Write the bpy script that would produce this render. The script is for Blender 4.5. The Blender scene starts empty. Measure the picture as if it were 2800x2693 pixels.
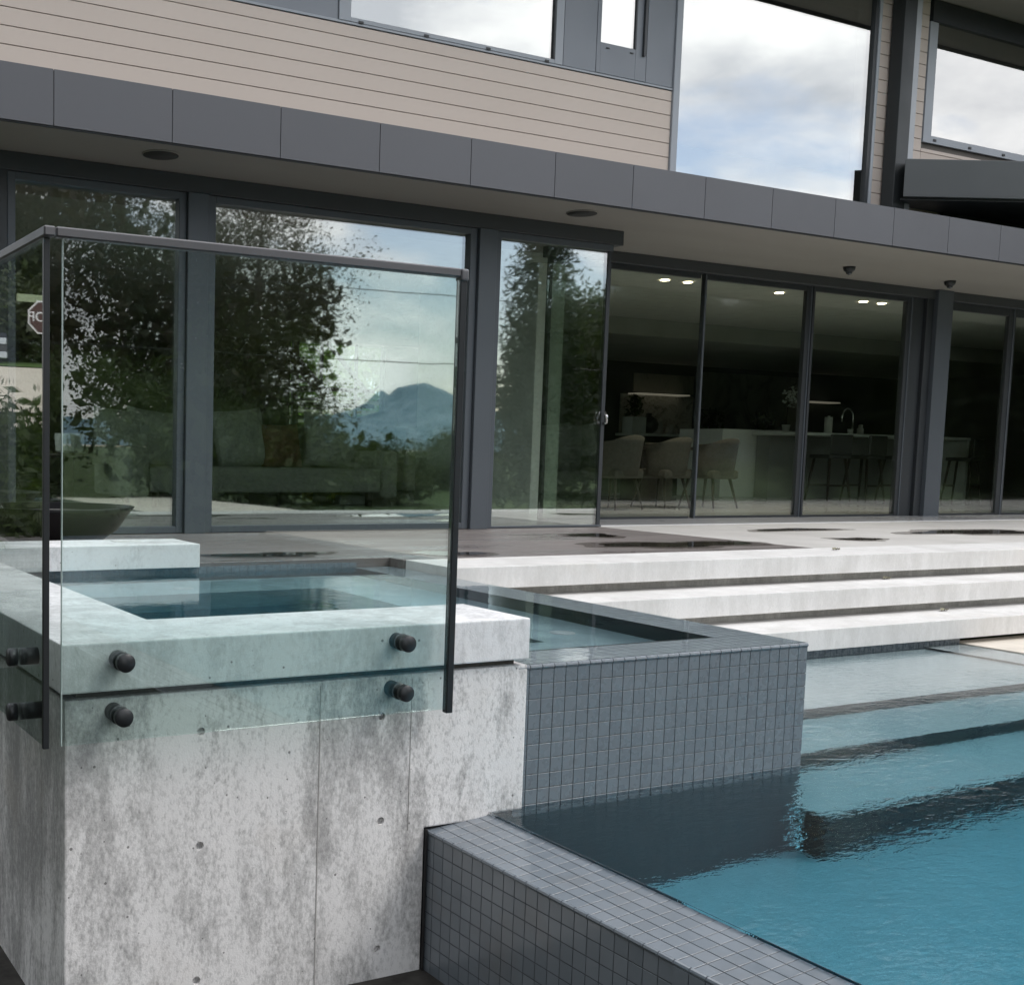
import bpy, bmesh, math, random
import numpy as np
from mathutils import Vector, Matrix

S = bpy.context.scene
COL = S.collection
RAD = math.radians
rng = np.random.default_rng(7)
random.seed(7)

# ------------------------------------------------------------------ camera
H = 1.66                                    # eye height above the lower ground
FPX, PCX, PCY, YAW, PITCH, ROLL = 3254.0, 767.4, 1533.9, .4695, .0946, .0201
_cy, _sy, _cp, _sp, _cr, _sr = (math.cos(YAW), math.sin(YAW), math.cos(PITCH), math.sin(PITCH), math.cos(ROLL), math.sin(ROLL))
FWD = Vector((_sy*_cp, _cy*_cp, -_sp)); _r0 = Vector((_cy, -_sy, 0)); _u0 = _r0.cross(FWD)
RGT = _cr*_r0 + _sr*_u0; UPV = -_sr*_r0 + _cr*_u0
cam_d = bpy.data.cameras.new('camera'); cam = bpy.data.objects.new('camera', cam_d); COL.objects.link(cam)
cam.matrix_world = Matrix(((RGT.x, UPV.x, -FWD.x, 0), (RGT.y, UPV.y, -FWD.y, 0), (RGT.z, UPV.z, -FWD.z, H), (0, 0, 0, 1)))
cam_d.sensor_fit = 'HORIZONTAL'; cam_d.sensor_width = 36; cam_d.lens = 36*FPX/2800
cam_d.shift_x = (1400-PCX)/2800; cam_d.shift_y = (PCY-1346.5)/2800
cam_d.clip_start = .05; cam_d.clip_end = 9000
S.camera = cam

# ------------------------------------------------------------------ sky, sun, exposure
SUN_EL, SUN_AZ = RAD(50), RAD(125)          # azimuth clockwise from +Y: behind and to the right of the camera
to_sun = Vector((math.sin(SUN_AZ)*math.cos(SUN_EL), math.cos(SUN_AZ)*math.cos(SUN_EL), math.sin(SUN_EL)))
W = bpy.data.worlds.new('World'); S.world = W; W.use_nodes = True
nt = W.node_tree; nt.nodes.clear()
def N(t, tree=None, **k):
    n = (tree or nt).nodes.new(t)
    for a, b in k.items():
        if a.startswith('i_'):
            n.inputs[int(a[2:]) if a[2:].isdigit() else a[2:]].default_value = b
        else: setattr(n, a, b)
    return n
sky = N('ShaderNodeTexSky', sky_type='NISHITA', sun_disc=False, sun_elevation=SUN_EL, sun_rotation=SUN_AZ, altitude=100, air_density=1.0, dust_density=1.2, ozone_density=1.2)
tc = N('ShaderNodeTexCoord'); sep = N('ShaderNodeSeparateXYZ'); nt.links.new(tc.outputs['Generated'], sep.inputs[0])
def WM(op, a, b=None, c=None, clamp=False):
    n = N('ShaderNodeMath', operation=op, use_clamp=clamp)
    for i, v in enumerate((a, b, c)):
        if v is None: continue
        if isinstance(v, (int, float)): n.inputs[i].default_value = v
        else: nt.links.new(v, n.inputs[i])
    return n.outputs[0]
cmb = N('ShaderNodeMapping'); cmb.inputs['Scale'].default_value = (1, 1, 2.1); cmb.inputs['Location'].default_value = (0, 0, 8.4)
nt.links.new(tc.outputs['Generated'], cmb.inputs[0])
cn = N('ShaderNodeTexNoise'); cn.inputs['Scale'].default_value = 2.9; cn.inputs['Detail'].default_value = 9; cn.inputs['Roughness'].default_value = .56; cn.inputs['Distortion'].default_value = .25
nt.links.new(cmb.outputs[0], cn.inputs['Vector'])
cr_ = N('ShaderNodeValToRGB'); cr_.color_ramp.elements[0].position = .40; cr_.color_ramp.elements[1].position = .49
nt.links.new(cn.outputs[0], cr_.inputs[0])
cn2 = N('ShaderNodeTexNoise'); cn2.inputs['Scale'].default_value = 5.5; cn2.inputs['Detail'].default_value = 6; cn2.inputs['Roughness'].default_value = .55
nt.links.new(cmb.outputs[0], cn2.inputs['Vector'])
cshade = N('ShaderNodeValToRGB'); e0, e1 = cshade.color_ramp.elements
e0.position = .34; e0.color = (6.4, 6.7, 7.2, 1); e1.position = .60; e1.color = (12.2, 12.2, 12.2, 1)
nt.links.new(cn2.outputs[0], cshade.inputs[0])
mixc = N('ShaderNodeMixRGB'); nt.links.new(cr_.outputs[0], mixc.inputs[0]); nt.links.new(sky.outputs[0], mixc.inputs[1]); nt.links.new(cshade.outputs[0], mixc.inputs[2])
bg = N('ShaderNodeBackground'); bg.inputs[1].default_value = .10; nt.links.new(mixc.outputs[0], bg.inputs[0])
wo = N('ShaderNodeOutputWorld'); nt.links.new(bg.outputs[0], wo.inputs[0])

sun_d = bpy.data.lights.new('sun', 'SUN'); sun_d.energy = 1.0; sun_d.angle = RAD(26); sun_d.color = (1, .965, .93)
sun = bpy.data.objects.new('sun', sun_d); COL.objects.link(sun); sun.rotation_euler = (-to_sun).to_track_quat('-Z', 'Y').to_euler(); sun.location = (0, -20, 30)
S.view_settings.view_transform = 'Standard'; S.view_settings.look = 'None'; S.view_settings.gamma = 1; S.view_settings.use_curve_mapping = False
S.view_settings.exposure = 0.95
S.render.engine = 'CYCLES'
cy = S.cycles; cy.use_denoising = True; cy.max_bounces = 14; cy.transmission_bounces = 10; cy.transparent_max_bounces = 24; cy.glossy_bounces = 6; cy.diffuse_bounces = 5
cy.sample_clamp_indirect = 8; cy.caustics_refractive = True; cy.caustics_reflective = False; cy.blur_glossy = .3

# ------------------------------------------------------------------ pixel -> point (a photo pixel gives a direction only)
def ray(x, y): return FWD + RGT*((x-PCX)/FPX) - UPV*((y-PCY)/FPX)
def PY(x, y, Y): d = ray(x, y); d = d*(Y/d.y); return Vector((d.x, d.y, d.z+H))
def PZ(x, y, Z): d = ray(x, y); d = d*((Z-H)/d.z); return Vector((d.x, d.y, d.z+H))
def PX(x, y, X): d = ray(x, y); d = d*(X/d.x); return Vector((d.x, d.y, d.z+H))

# ------------------------------------------------------------------ object helpers
def link(o, parent=None):
    COL.objects.link(o)
    if parent is not None:
        o.parent = parent
    return o
def tag(o, label=None, cat=None, group=None, kind=None):
    if label: o['label'] = label
    if cat: o['category'] = cat
    if group: o['group'] = group
    if kind: o['kind'] = kind
    return o
def thing(name, label, cat, loc=(0, 0, 0), rz=0, group=None):
    o = bpy.data.objects.new(name, None); o.location = loc; o.rotation_euler = (0, 0, rz); o.empty_display_size = .1
    link(o); tag(o, label, cat, group); return o
def world_parent(o, parent):
    """parent whose child data are in world coordinates"""
    root = parent; m = Matrix.Identity(4)
    o.parent = parent
    chain = []
    p = parent
    while p is not None: chain.append(p); p = p.parent
    for p in reversed(chain):
        m = m @ p.matrix_parent_inverse @ p.matrix_basis
    o.matrix_parent_inverse = m.inverted()
def obj(name, me, mat, parent=None, local=False, smooth=False):
    o = bpy.data.objects.new(name, me); COL.objects.link(o)
    if mat is not None and len(me.materials) == 0: me.materials.append(mat)
    if smooth:
        for p in me.polygons: p.use_smooth = True
    if parent is not None:
        if local: o.parent = parent
        else: world_parent(o, parent)
    return o
def bm_done(bm, name):
    bmesh.ops.recalc_face_normals(bm, faces=bm.faces)
    me = bpy.data.meshes.new(name); bm.to_mesh(me); bm.free(); return me
def addbox(bm, x0, x1, y0, y1, z0, z1, bevel=0, M=None, seg=1):
    b2 = bmesh.new()
    vs = [b2.verts.new((x, y, z)) for x in (x0, x1) for y in (y0, y1) for z in (z0, z1)]
    for f in ((0, 1, 3, 2), (4, 6, 7, 5), (0, 4, 5, 1), (2, 3, 7, 6), (0, 2, 6, 4), (1, 5, 7, 3)): b2.faces.new([vs[i] for i in f])
    if bevel: bmesh.ops.bevel(b2, geom=list(b2.edges), offset=bevel, segments=seg, affect='EDGES', profile=.6)
    if M is not None: bmesh.ops.transform(b2, matrix=M, verts=b2.verts)
    t = bpy.data.meshes.new('tmp'); b2.to_mesh(t); b2.free(); bm.from_mesh(t); bpy.data.meshes.remove(t)
def box(name, x0, x1, y0, y1, z0, z1, mat, parent=None, bevel=0, local=False, M=None, seg=1):
    bm = bmesh.new(); addbox(bm, min(x0, x1), max(x0, x1), min(y0, y1), max(y0, y1), min(z0, z1), max(z0, z1), bevel, M, seg)
    return obj(name, bm_done(bm, name), mat, parent, local)
def boxes(name, lst, mat, parent=None, bevel=0, local=False):
    bm = bmesh.new()
    for b in lst: addbox(bm, *b, bevel)
    return obj(name, bm_done(bm, name), mat, parent, local)
def prism(name, pts, axis, a0, a1, mat, parent=None, bevel=0, local=False):
    """polygon pts extruded along axis ('x','y','z') from a0 to a1"""
    bm = bmesh.new()
    def mk(p, a): return {'x': (a, p[0], p[1]), 'y': (p[0], a, p[1]), 'z': (p[0], p[1], a)}[axis]
    A = [bm.verts.new(mk(p, a0)) for p in pts]; B = [bm.verts.new(mk(p, a1)) for p in pts]
    bm.faces.new(A); bm.faces.new(B[::-1])
    for i in range(len(pts)): j = (i+1) % len(pts); bm.faces.new((A[i], A[j], B[j], B[i]))
    bmesh.ops.recalc_face_normals(bm, faces=bm.faces)
    if bevel: bmesh.ops.bevel(bm, geom=list(bm.edges), offset=bevel, segments=2, affect='EDGES', profile=.6)
    return obj(name, bm_done(bm, name), mat, parent, local)
def addtube(bm, pts, rad, n=10, cap=True):
    pts = [Vector(p) for p in pts]; rings = []
    if not isinstance(rad, (list, tuple)): rad = [rad]*len(pts)
    up = Vector((0, 0, 1))
    for i, p in enumerate(pts):
        d = (pts[min(i+1, len(pts)-1)]-pts[max(i-1, 0)]).normalized()
        u = d.cross(up if abs(d.z) < .95 else Vector((1, 0, 0))).normalized(); v = d.cross(u)
        rings.append([bm.verts.new(p+(u*math.cos(2*math.pi*k/n)+v*math.sin(2*math.pi*k/n))*rad[i]) for k in range(n)])
    for a, b in zip(rings, rings[1:]):
        for k in range(n): bm.faces.new((a[k], a[(k+1) % n], b[(k+1) % n], b[k]))
    if cap: bm.faces.new(rings[0][::-1]); bm.faces.new(rings[-1])
def tube(name, pts, rad, mat, parent=None, n=10, local=False, smooth=True):
    bm = bmesh.new(); addtube(bm, pts, rad, n); return obj(name, bm_done(bm, name), mat, parent, local, smooth)
def lathe(name, prof, c, mat, parent=None, n=32, local=False, smooth=True):
    bm = bmesh.new(); rings = []
    for r, z in prof: rings.append([bm.verts.new((c[0]+r*math.cos(2*math.pi*k/n), c[1]+r*math.sin(2*math.pi*k/n), c[2]+z)) for k in range(n)])
    for a, b in zip(rings, rings[1:]):
        for k in range(n): bm.faces.new((a[k], a[(k+1) % n], b[(k+1) % n], b[k]))
    bm.faces.new(rings[0][::-1]); bm.faces.new(rings[-1])
    return obj(name, bm_done(bm, name), mat, parent, local, smooth)
def npmesh(name, V, F, mat, parent=None, local=False):
    """V (n,3), F (m,4) numpy -> mesh object"""
    me = bpy.data.meshes.new(name)
    me.vertices.add(len(V)); me.vertices.foreach_set('co', np.ascontiguousarray(V, dtype=np.float32).ravel())
    m, k = F.shape
    me.loops.add(m*k); me.loops.foreach_set('vertex_index', np.ascontiguousarray(F, dtype=np.int32).ravel())
    me.polygons.add(m); me.polygons.foreach_set('loop_start', np.arange(0, m*k, k, dtype=np.int32)); me.polygons.foreach_set('loop_total', np.full(m, k, dtype=np.int32))
    me.update(calc_edges=True); me.validate()
    return obj(name, me, mat, parent, local)
def cp(o, parent=None, **k):
    c = o.copy(); COL.objects.link(c); c.parent = parent
    return c
def copy_tree(o, parent=None):
    c = o.copy(); COL.objects.link(c); c.parent = parent
    if parent is not None: c.matrix_parent_inverse = o.matrix_parent_inverse.copy()
    for ch in list(o.children): copy_tree(ch, c)
    return c

# ------------------------------------------------------------------ materials
class MT:
    def __init__(s, name):
        s.m = bpy.data.materials.new(name); s.m.use_nodes = True; s.t = s.m.node_tree; s.t.nodes.clear()
        s.out = s.n('ShaderNodeOutputMaterial'); s.co = None
    def n(s, ty, **k):
        n = s.t.nodes.new(ty)
        for a, b in k.items(): setattr(n, a, b)
        return n
    def L(s, a, b): s.t.links.new(a, b)
    def pos(s):
        if s.co is None: s.co = s.n('ShaderNodeNewGeometry').outputs['Position']
        return s.co
    def mapped(s, scale=(1, 1, 1), loc=(0, 0, 0), src=None):
        m = s.n('ShaderNodeMapping'); m.inputs['Scale'].default_value = scale; m.inputs['Location'].default_value = loc
        s.L(src or s.pos(), m.inputs[0]); return m.outputs[0]
    def noise(s, scale, detail=4, rough=.55, vec=None, dist=0):
        n = s.n('ShaderNodeTexNoise'); n.inputs['Scale'].default_value = scale; n.inputs['Detail'].default_value = detail; n.inputs['Roughness'].default_value = rough; n.inputs['Distortion'].default_value = dist
        s.L(vec or s.pos(), n.inputs['Vector']); return n.outputs[0]
    def ramp(s, fac, stops):
        r = s.n('ShaderNodeValToRGB'); els = r.color_ramp.elements
        while len(els) < len(stops): els.new(.5)
        for e, (p, c) in zip(els, stops):
            e.position = p; e.color = (c, c, c, 1) if isinstance(c, (int, float)) else (*c, 1)
        s.L(fac, r.inputs[0]); return r.outputs[0]
    def math(s, op, a, b=0.0, clamp=False):
        n = s.n('ShaderNodeMath', operation=op, use_clamp=clamp)
        for i, v in enumerate((a, b)):
            if isinstance(v, (int, float)): n.inputs[i].default_value = v
            else: s.L(v, n.inputs[i])
        return n.outputs[0]
    def mix(s, fac, a, b, mode='MIX'):
        n = s.n('ShaderNodeMixRGB', blend_type=mode)
        for i, v in enumerate((fac, a, b)):
            if isinstance(v, (int, float)): n.inputs[i].default_value = v if i == 0 else (v, v, v, 1)
            elif isinstance(v, tuple): n.inputs[i].default_value = (*v, 1)
            else: s.L(v, n.inputs[i])
        return n.outputs[0]
    def bump(s, h, strength=.3, dist=.01, nrm=None):
        b = s.n('ShaderNodeBump'); b.inputs['Strength'].default_value = strength; b.inputs['Distance'].default_value = dist
        s.L(h, b.inputs['Height'])
        if nrm is not None: s.L(nrm, b.inputs['Normal'])
        return b.outputs[0]
    def pbr(s, col, rough=.6, spec=.5, metal=0, nrm=None, emit=None, estr=0, coat=0):
        p = s.n('ShaderNodeBsdfPrincipled')
        for k, v in (('Base Color', col), ('Roughness', rough), ('Specular IOR Level', spec), ('Metallic', metal), ('Coat Weight', coat)):
            if isinstance(v, (int, float)): p.inputs[k].default_value = (v, v, v, 1) if k == 'Base Color' else v
            elif isinstance(v, tuple): p.inputs[k].default_value = (*v, 1)
            else: s.L(v, p.inputs[k])
        if nrm is not None: s.L(nrm, p.inputs['Normal'])
        if emit: p.inputs['Emission Color'].default_value = (*emit, 1); p.inputs['Emission Strength'].default_value = estr
        s.L(p.outputs[0], s.out.inputs[0]); return s.m
    def rand(s): return s.n('ShaderNodeObjectInfo').outputs['Random']

def simple(name, col, rough=.6, spec=.5, metal=0, var=.08, nscale=6, bump=0, bscale=60):
    t = MT(name); n = t.noise(nscale, 5)
    c = t.mix(t.ramp(n, [(.3, 0.), (.7, 1.)]), tuple(v*(1-var) for v in col), tuple(min(1, v*(1+var)) for v in col))
    nr = t.bump(t.noise(bscale, 3), bump, .004) if bump else None
    return t.pbr(c, rough, spec, metal, nr)

def concrete(name, light, dark, mott=1.0, scale=1.0, lo=.40, hi=.60, warm=None, rough=.85, pits=True):
    t = MT(name)
    big = t.noise(1.6*scale, 5, .6, t.mapped((1, 1, .55)), .6)
    fine = t.noise(70*scale, 5, .75, t.mapped((1, 1, .6)))
    mid = t.noise(9*scale, 6, .72, t.mapped((1, 1, .30)), .3)
    grey = tuple(a_*.5+b_*.5 for a_, b_ in zip(light, dark))
    soft = t.math('ADD', t.math('MULTIPLY', big, .55), t.math('MULTIPLY', mid, .45))
    c = t.mix(t.ramp(soft, [(lo-.01, .95), (hi+.005, 0.)]), light, grey)
    v = t.math('ADD', t.math('ADD', t.math('MULTIPLY', big, .30), t.math('MULTIPLY', fine, .42)), t.math('MULTIPLY', mid, .28))
    c = t.mix(t.ramp(v, [(lo-.03, .9), (lo+.02, .5), (hi+.01, 0.)]), c, dark)
    drip = t.ramp(t.noise(11, 4, .6, t.mapped((1, 1, .05))), [(.52, 0.), (.70, .20)])
    c = t.mix(drip, c, grey)
    if mott < 1: c = t.mix(mott, light, c)
    # slow tonal drift and a faint warm stain
    c = t.mix(t.ramp(t.noise(.7, 2), [(.35, .0), (.75, .22)]), c, tuple(.82*x for x in light))
    if warm: c = t.mix(t.ramp(t.noise(2.1, 3, .5, t.mapped((1, 1, 1), (5, 3, 1))), [(.62, 0.), (.78, .35)]), c, warm)
    h = t.math('ADD', t.math('MULTIPLY', fine, .6), t.math('MULTIPLY', t.noise(160, 3), .4))
    if pits:
        vo = t.n('ShaderNodeTexVoronoi'); vo.inputs['Scale'].default_value = 30; t.L(t.pos(), vo.inputs['Vector'])
        sel = t.n('ShaderNodeSeparateColor'); t.L(vo.outputs['Color'], sel.inputs[0])
        size = t.math('MULTIPLY', t.math('SUBTRACT', sel.outputs[0], .60), .34)
        pit = t.math('LESS_THAN', vo.outputs['Distance'], size)
        c = t.mix(t.math('MULTIPLY', pit, .75), c, (.07, .068, .065))
        h = t.math('SUBTRACT', h, t.math('MULTIPLY', pit, 1.2))
    return t.pbr(c, rough, .35, 0, t.bump(h, .35, .006))

M = {}
M['concrete'] = concrete('board_formed_concrete', (.72, .708, .70), (.25, .246, .242), lo=.452, hi=.53, warm=(.52, .46, .40))
M['concrete_side'] = M['concrete']
M['cap'] = concrete('cast_cap_concrete', (.72, .72, .725), (.38, .38, .38), lo=.41, hi=.52, rough=.7)
M['step'] = concrete('step_concrete', (.67, .66, .645), (.50, .49, .47), lo=.40, hi=.54, warm=(.60, .54, .47), rough=.7, pits=False)
M['riser'] = concrete('riser_concrete', (.66, .64, .60), (.36, .345, .32), lo=.43, hi=.55, pits=False)
M['recess'] = concrete('dark_joint_concrete', (.16, .15, .13), (.05, .047, .042), lo=.40, hi=.58, pits=False)
M['seam'] = simple('seam_stain', (.36, .35, .335), .9, .2)
t = MT('grey_mosaic_tile'); r = t.rand()
t_n = t.noise(3, 3)
M['tile'] = t.pbr(t.mix(t.math('ADD', t.math('MULTIPLY', r, .6), t.math('MULTIPLY', t_n, .4)), (.128, .148, .166), (.158, .180, .198)), t.ramp(t.noise(30, 2), [(.3, .22), (.7, .34)]), .5, 0, t.bump(t.noise(45, 2), .04, .002))
t = MT('coping_mosaic_tile'); r = t.rand()
dirt = t.ramp(t.noise(5, 4), [(.55, 0.), (.72, .35)])
M['tile_edge'] = t.pbr(t.mix(dirt, t.mix(r, (.145, .168, .192), (.180, .204, .230)), (.15, .145, .14)), t.ramp(t.noise(22, 2), [(.3, .10), (.7, .26)]), .8, 0, t.bump(t.noise(45, 2), .05, .002))
M['grout'] = simple('grout', (.085, .105, .112), .85, .3, var=.2)
M['grout_dark'] = simple('dark_grout', (.045, .05, .056), .85, .3, var=.3)
M['caulk'] = simple('black_sealant', (.012, .012, .013), .5)
t = MT('underwater_mosaic')
bk = t.n('ShaderNodeTexBrick'); bk.offset = 0; bk.inputs['Scale'].default_value = 1; bk.inputs['Mortar Size'].default_value = .0022; bk.inputs['Brick Width'].default_value = .0508; bk.inputs['Row Height'].default_value = .0508
bk.inputs['Color1'].default_value = (.40, .46, .47, 1); bk.inputs['Color2'].default_value = (.45, .51, .52, 1); bk.inputs['Mortar'].default_value = (.34, .40, .41, 1)
t.L(t.pos(), bk.inputs['Vector']); M['pool_floor'] = t.pbr(bk.outputs[0], .6, .3)
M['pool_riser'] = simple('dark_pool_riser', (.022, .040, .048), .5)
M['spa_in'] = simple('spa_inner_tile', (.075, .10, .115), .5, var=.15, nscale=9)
M['rim_tile'] = simple('pale_rim_tile', (.34, .40, .43), .5, var=.12, nscale=20)  # pale base colour stands in for sky mirrored on the wet rim
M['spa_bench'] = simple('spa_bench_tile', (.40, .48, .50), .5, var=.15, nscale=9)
t = MT('dark_deck_stone'); n = t.noise(1.2, 5, .6, t.mapped((.5, 1.6, 1)))
M['deck_dark'] = t.pbr(t.mix(t.ramp(n, [(.3, 0.), (.7, 1.)]), (.135, .118, .113), (.185, .163, .155)), t.ramp(t.noise(1.6, 4, .6, t.mapped((.35, 1.4, 1))), [(.35, .22), (.62, .62)]), .45, 0, t.bump(t.noise(90, 3), .1, .003))
t = MT('pale_deck_stone'); n = t.noise(1.5, 5, .6)
M['deck_light'] = t.pbr(t.mix(t.ramp(n, [(.3, 0.), (.7, 1.)]), (.44, .425, .40), (.56, .545, .52)), .6, .4, 0, t.bump(t.noise(90, 3), .1, .003))
M['beige'] = simple('beige_paving', (.58, .53, .46), .7, .4, var=.1)
M['soil'] = simple('dark_gravel_ground', (.045, .042, .038), .95, .2, var=.4, nscale=14, bump=.6, bscale=50)
t = MT('lawn'); M['lawn'] = t.pbr(t.mix(t.noise(.6, 6, .7), (.03, .055, .015), (.075, .125, .03)), .95, .2)
t = MT('asphalt_road'); M['road'] = t.pbr(t.mix(t.noise(.4, 5), (.44, .40, .33), (.56, .51, .43)), .9, .3)
# metal cladding, frames
def metal(name, col, rough=.45, var=.06, spec=.4):
    t = MT(name); r = t.rand(); a = tuple(c*(1-var) for c in col); b = tuple(c*(1+var) for c in col)
    c = t.mix(t.math('ADD', t.math('MULTIPLY', r, .6), t.math('MULTIPLY', t.noise(1.3, 4, .6, t.mapped((1, 1, .4))), .4)), a, b)
    return t.pbr(c, t.ramp(t.noise(2.5, 4), [(.3, rough-.06), (.7, rough+.1)]), spec, 0, t.bump(t.noise(250, 2), .03, .001))
M['fascia'] = metal('charcoal_fascia', (.078, .080, .090), .5)
M['fascia_edge'] = metal('dark_drip_edge', (.03, .031, .034), .5)
M['frame'] = metal('slate_frame', (.075, .086, .098), .42)
M['frame_dark'] = metal('dark_frame', (.030, .034, .038), .42)
M['head'] = metal('head_cladding', (.050, .054, .058), .5)
M['panel'] = metal('grey_wall_panel', (.175, .19, .215), .45)
M['sillframe'] = metal('light_grey_frame', (.28, .30, .33), .42)
M['col_dark'] = metal('dark_steel_column', (.03, .034, .036), .5)
M['col_light'] = metal('zinc_column_face', (.30, .315, .34), .38)
M['canopy'] = metal('canopy_cladding', (.060, .066, .070), .55)
M['rail'] = metal('anodised_rail', (.085, .083, .088), .34, spec=.6)
M['black'] = metal('black_hardware', (.016, .018, .020), .38)
M['slot'] = simple('drain_slot', (.03, .03, .032), .6)
t = MT('soffit_board'); n = t.noise(1.1, 4, .5, t.mapped((.4, 2, 1)))
M['soffit'] = t.pbr(t.mix(n, (.26, .245, .22), (.32, .30, .27)), .75, .3)
t = MT('beige_siding'); r = t.rand(); gr = t.noise(5, 6, .65, t.mapped((.25, 1, 9)))
bl = t.noise(.8, 3, .5, t.mapped((.6, 1, .6)))
c = t.mix(t.math('ADD', t.math('MULTIPLY', r, .45), t.math('MULTIPLY', bl, .55)), (.455, .39, .345), (.565, .49, .44))
M['siding'] = t.pbr(t.mix(t.math('MULTIPLY', gr, .14), c, (.36, .31, .26)), .7, .3, 0, t.bump(gr, .05, .003))
M['siding_back'] = simple('siding_joint', (.10, .09, .08), .9)

def glass(name, tint, r0, k=1.0, gloss=(1, 1, 1), wave=0.0, wscale=.5, rough=0.0):
    t = MT(name)
    lw = t.n('ShaderNodeLayerWeight'); lw.inputs[0].default_value = .5
    f = t.math('ADD', t.math('MULTIPLY', t.math('POWER', lw.outputs['Facing'], 5.0), (1-r0)*k), r0, True)
    tr = t.n('ShaderNodeBsdfTransparent'); tr.inputs[0].default_value = (*tint, 1)
    gl = t.n('ShaderNodeBsdfGlossy'); gl.inputs['Roughness'].default_value = rough; gl.inputs['Color'].default_value = (*gloss, 1)
    if wave:
        t.L(t.bump(t.noise(wscale, 2, .4), wave, .02), gl.inputs['Normal'])
    mx = t.n('ShaderNodeMixShader'); t.L(f, mx.inputs[0]); t.L(tr.outputs[0], mx.inputs[1]); t.L(gl.outputs[0], mx.inputs[2]); t.L(mx.outputs[0], t.out.inputs[0])
    return t.m
M['glazing'] = glass('house_glazing', (.90, .94, .90), .24, wave=.04, wscale=1.2, rough=.018)
M['doorglass'] = glass('sliding_door_glazing', (.90, .94, .90), .055, wave=.04, wscale=1.2, rough=.05)
M['upglass'] = glass('upper_glazing', (.62, .66, .64), .38, wave=.03, wscale=.8)
M['balglass'] = glass('balustrade_glass', (.935, .987, .974), .08)
t = MT('water')
def water(name, absorb, dens, bscale, bstr, aniso=(1, 1, 1)):
    t = MT(name)
    g = t.n('ShaderNodeBsdfGlass'); g.inputs['IOR'].default_value = 1.33; g.inputs['Roughness'].default_value = 0
    a = t.noise(bscale, 3, .5, t.mapped(aniso), .6); b = t.noise(bscale*3.1, 2, .5, t.mapped(aniso, (3, 1, 0)), .4)
    big = t.ramp(t.noise(.55, 2), [(.40, .25), (.62, 1.)])
    h = t.math('MULTIPLY', t.math('ADD', a, t.math('MULTIPLY', b, .35)), big)
    t.L(t.bump(h, bstr, .03), g.inputs['Normal']); t.L(g.outputs[0], t.out.inputs[0])
    v = t.n('ShaderNodeVolumeAbsorption'); v.inputs[0].default_value = (*absorb, 1); v.inputs[1].default_value = dens
    t.L(v.outputs[0], t.out.inputs[1]); return t.m
M['water'] = water('pool_water', (.09, .70, .83), .74, 12, .19, (1, 1.8, 1))
M['spawater'] = water('spa_water', (.30, .74, .84), .55, 6, .05)
M['glassedge'] = simple('polished_glass_edge', (.55, .66, .64), .15, .6)
M['damp'] = glass('damp_film', (.80, .79, .78), .005, .35)
M['puddle'] = glass('puddle_film', (.60, .59, .58), .03)
# foliage
def leafmat(name, dark, light, rough=.65):
    t = MT(name); geo = t.n('ShaderNodeNewGeometry')
    c = t.mix(t.math('ADD', t.math('MULTIPLY', geo.outputs['Random Per Island'], .7), t.math('MULTIPLY', t.noise(.9, 3), .3)), dark, light)
    d = t.n('ShaderNodeBsdfDiffuse'); t.L(c, d.inputs[0])
    tl = t.n('ShaderNodeBsdfTranslucent'); t.L(t.mix(1., c, (1.0, 1.1, .5), 'MULTIPLY'), tl.inputs[0])
    gl = t.n('ShaderNodeBsdfGlossy'); gl.inputs['Roughness'].default_value = .45; gl.inputs['Color'].default_value = (.5, .5, .5, 1)
    m1 = t.n('ShaderNodeMixShader'); m1.inputs[0].default_value = .35; t.L(d.outputs[0], m1.inputs[1]); t.L(tl.outputs[0], m1.inputs[2])
    m2 = t.n('ShaderNodeMixShader'); m2.inputs[0].default_value = .05; t.L(m1.outputs[0], m2.inputs[1]); t.L(gl.outputs[0], m2.inputs[2])
    t.L(m2.outputs[0], t.out.inputs[0]); return t.m
M['leaf_dark'] = leafmat('dark_leaf', (.020, .030, .010), (.055, .075, .022))
M['leaf_mid'] = leafmat('mid_leaf', (.030, .050, .014), (.085, .120, .035))
M['leaf_brown'] = leafmat('bronze_leaf', (.035, .030, .018), (.085, .070, .040))
M['leaf_bright'] = leafmat('bright_leaf', (.10, .20, .02), (.24, .38, .05))
M['leaf_con'] = leafmat('conifer_needle', (.014, .026, .014), (.040, .062, .030))
M['leaf_yel'] = leafmat('yellowing_leaf', (.10, .11, .03), (.30, .28, .09))
M['bark'] = simple('bark', (.060, .048, .038), .95, .2, var=.3, nscale=20, bump=.6, bscale=25)
t = MT('forested_mountain'); M['mountain'] = t.pbr(t.mix(t.ramp(t.noise(.012, 8, .7), [(.35, 0.), (.65, 1.)]), (.13, .22, .27), (.26, .36, .42)), 1, 0)  # blue base colour stands in for distance haze over the forest
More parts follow.
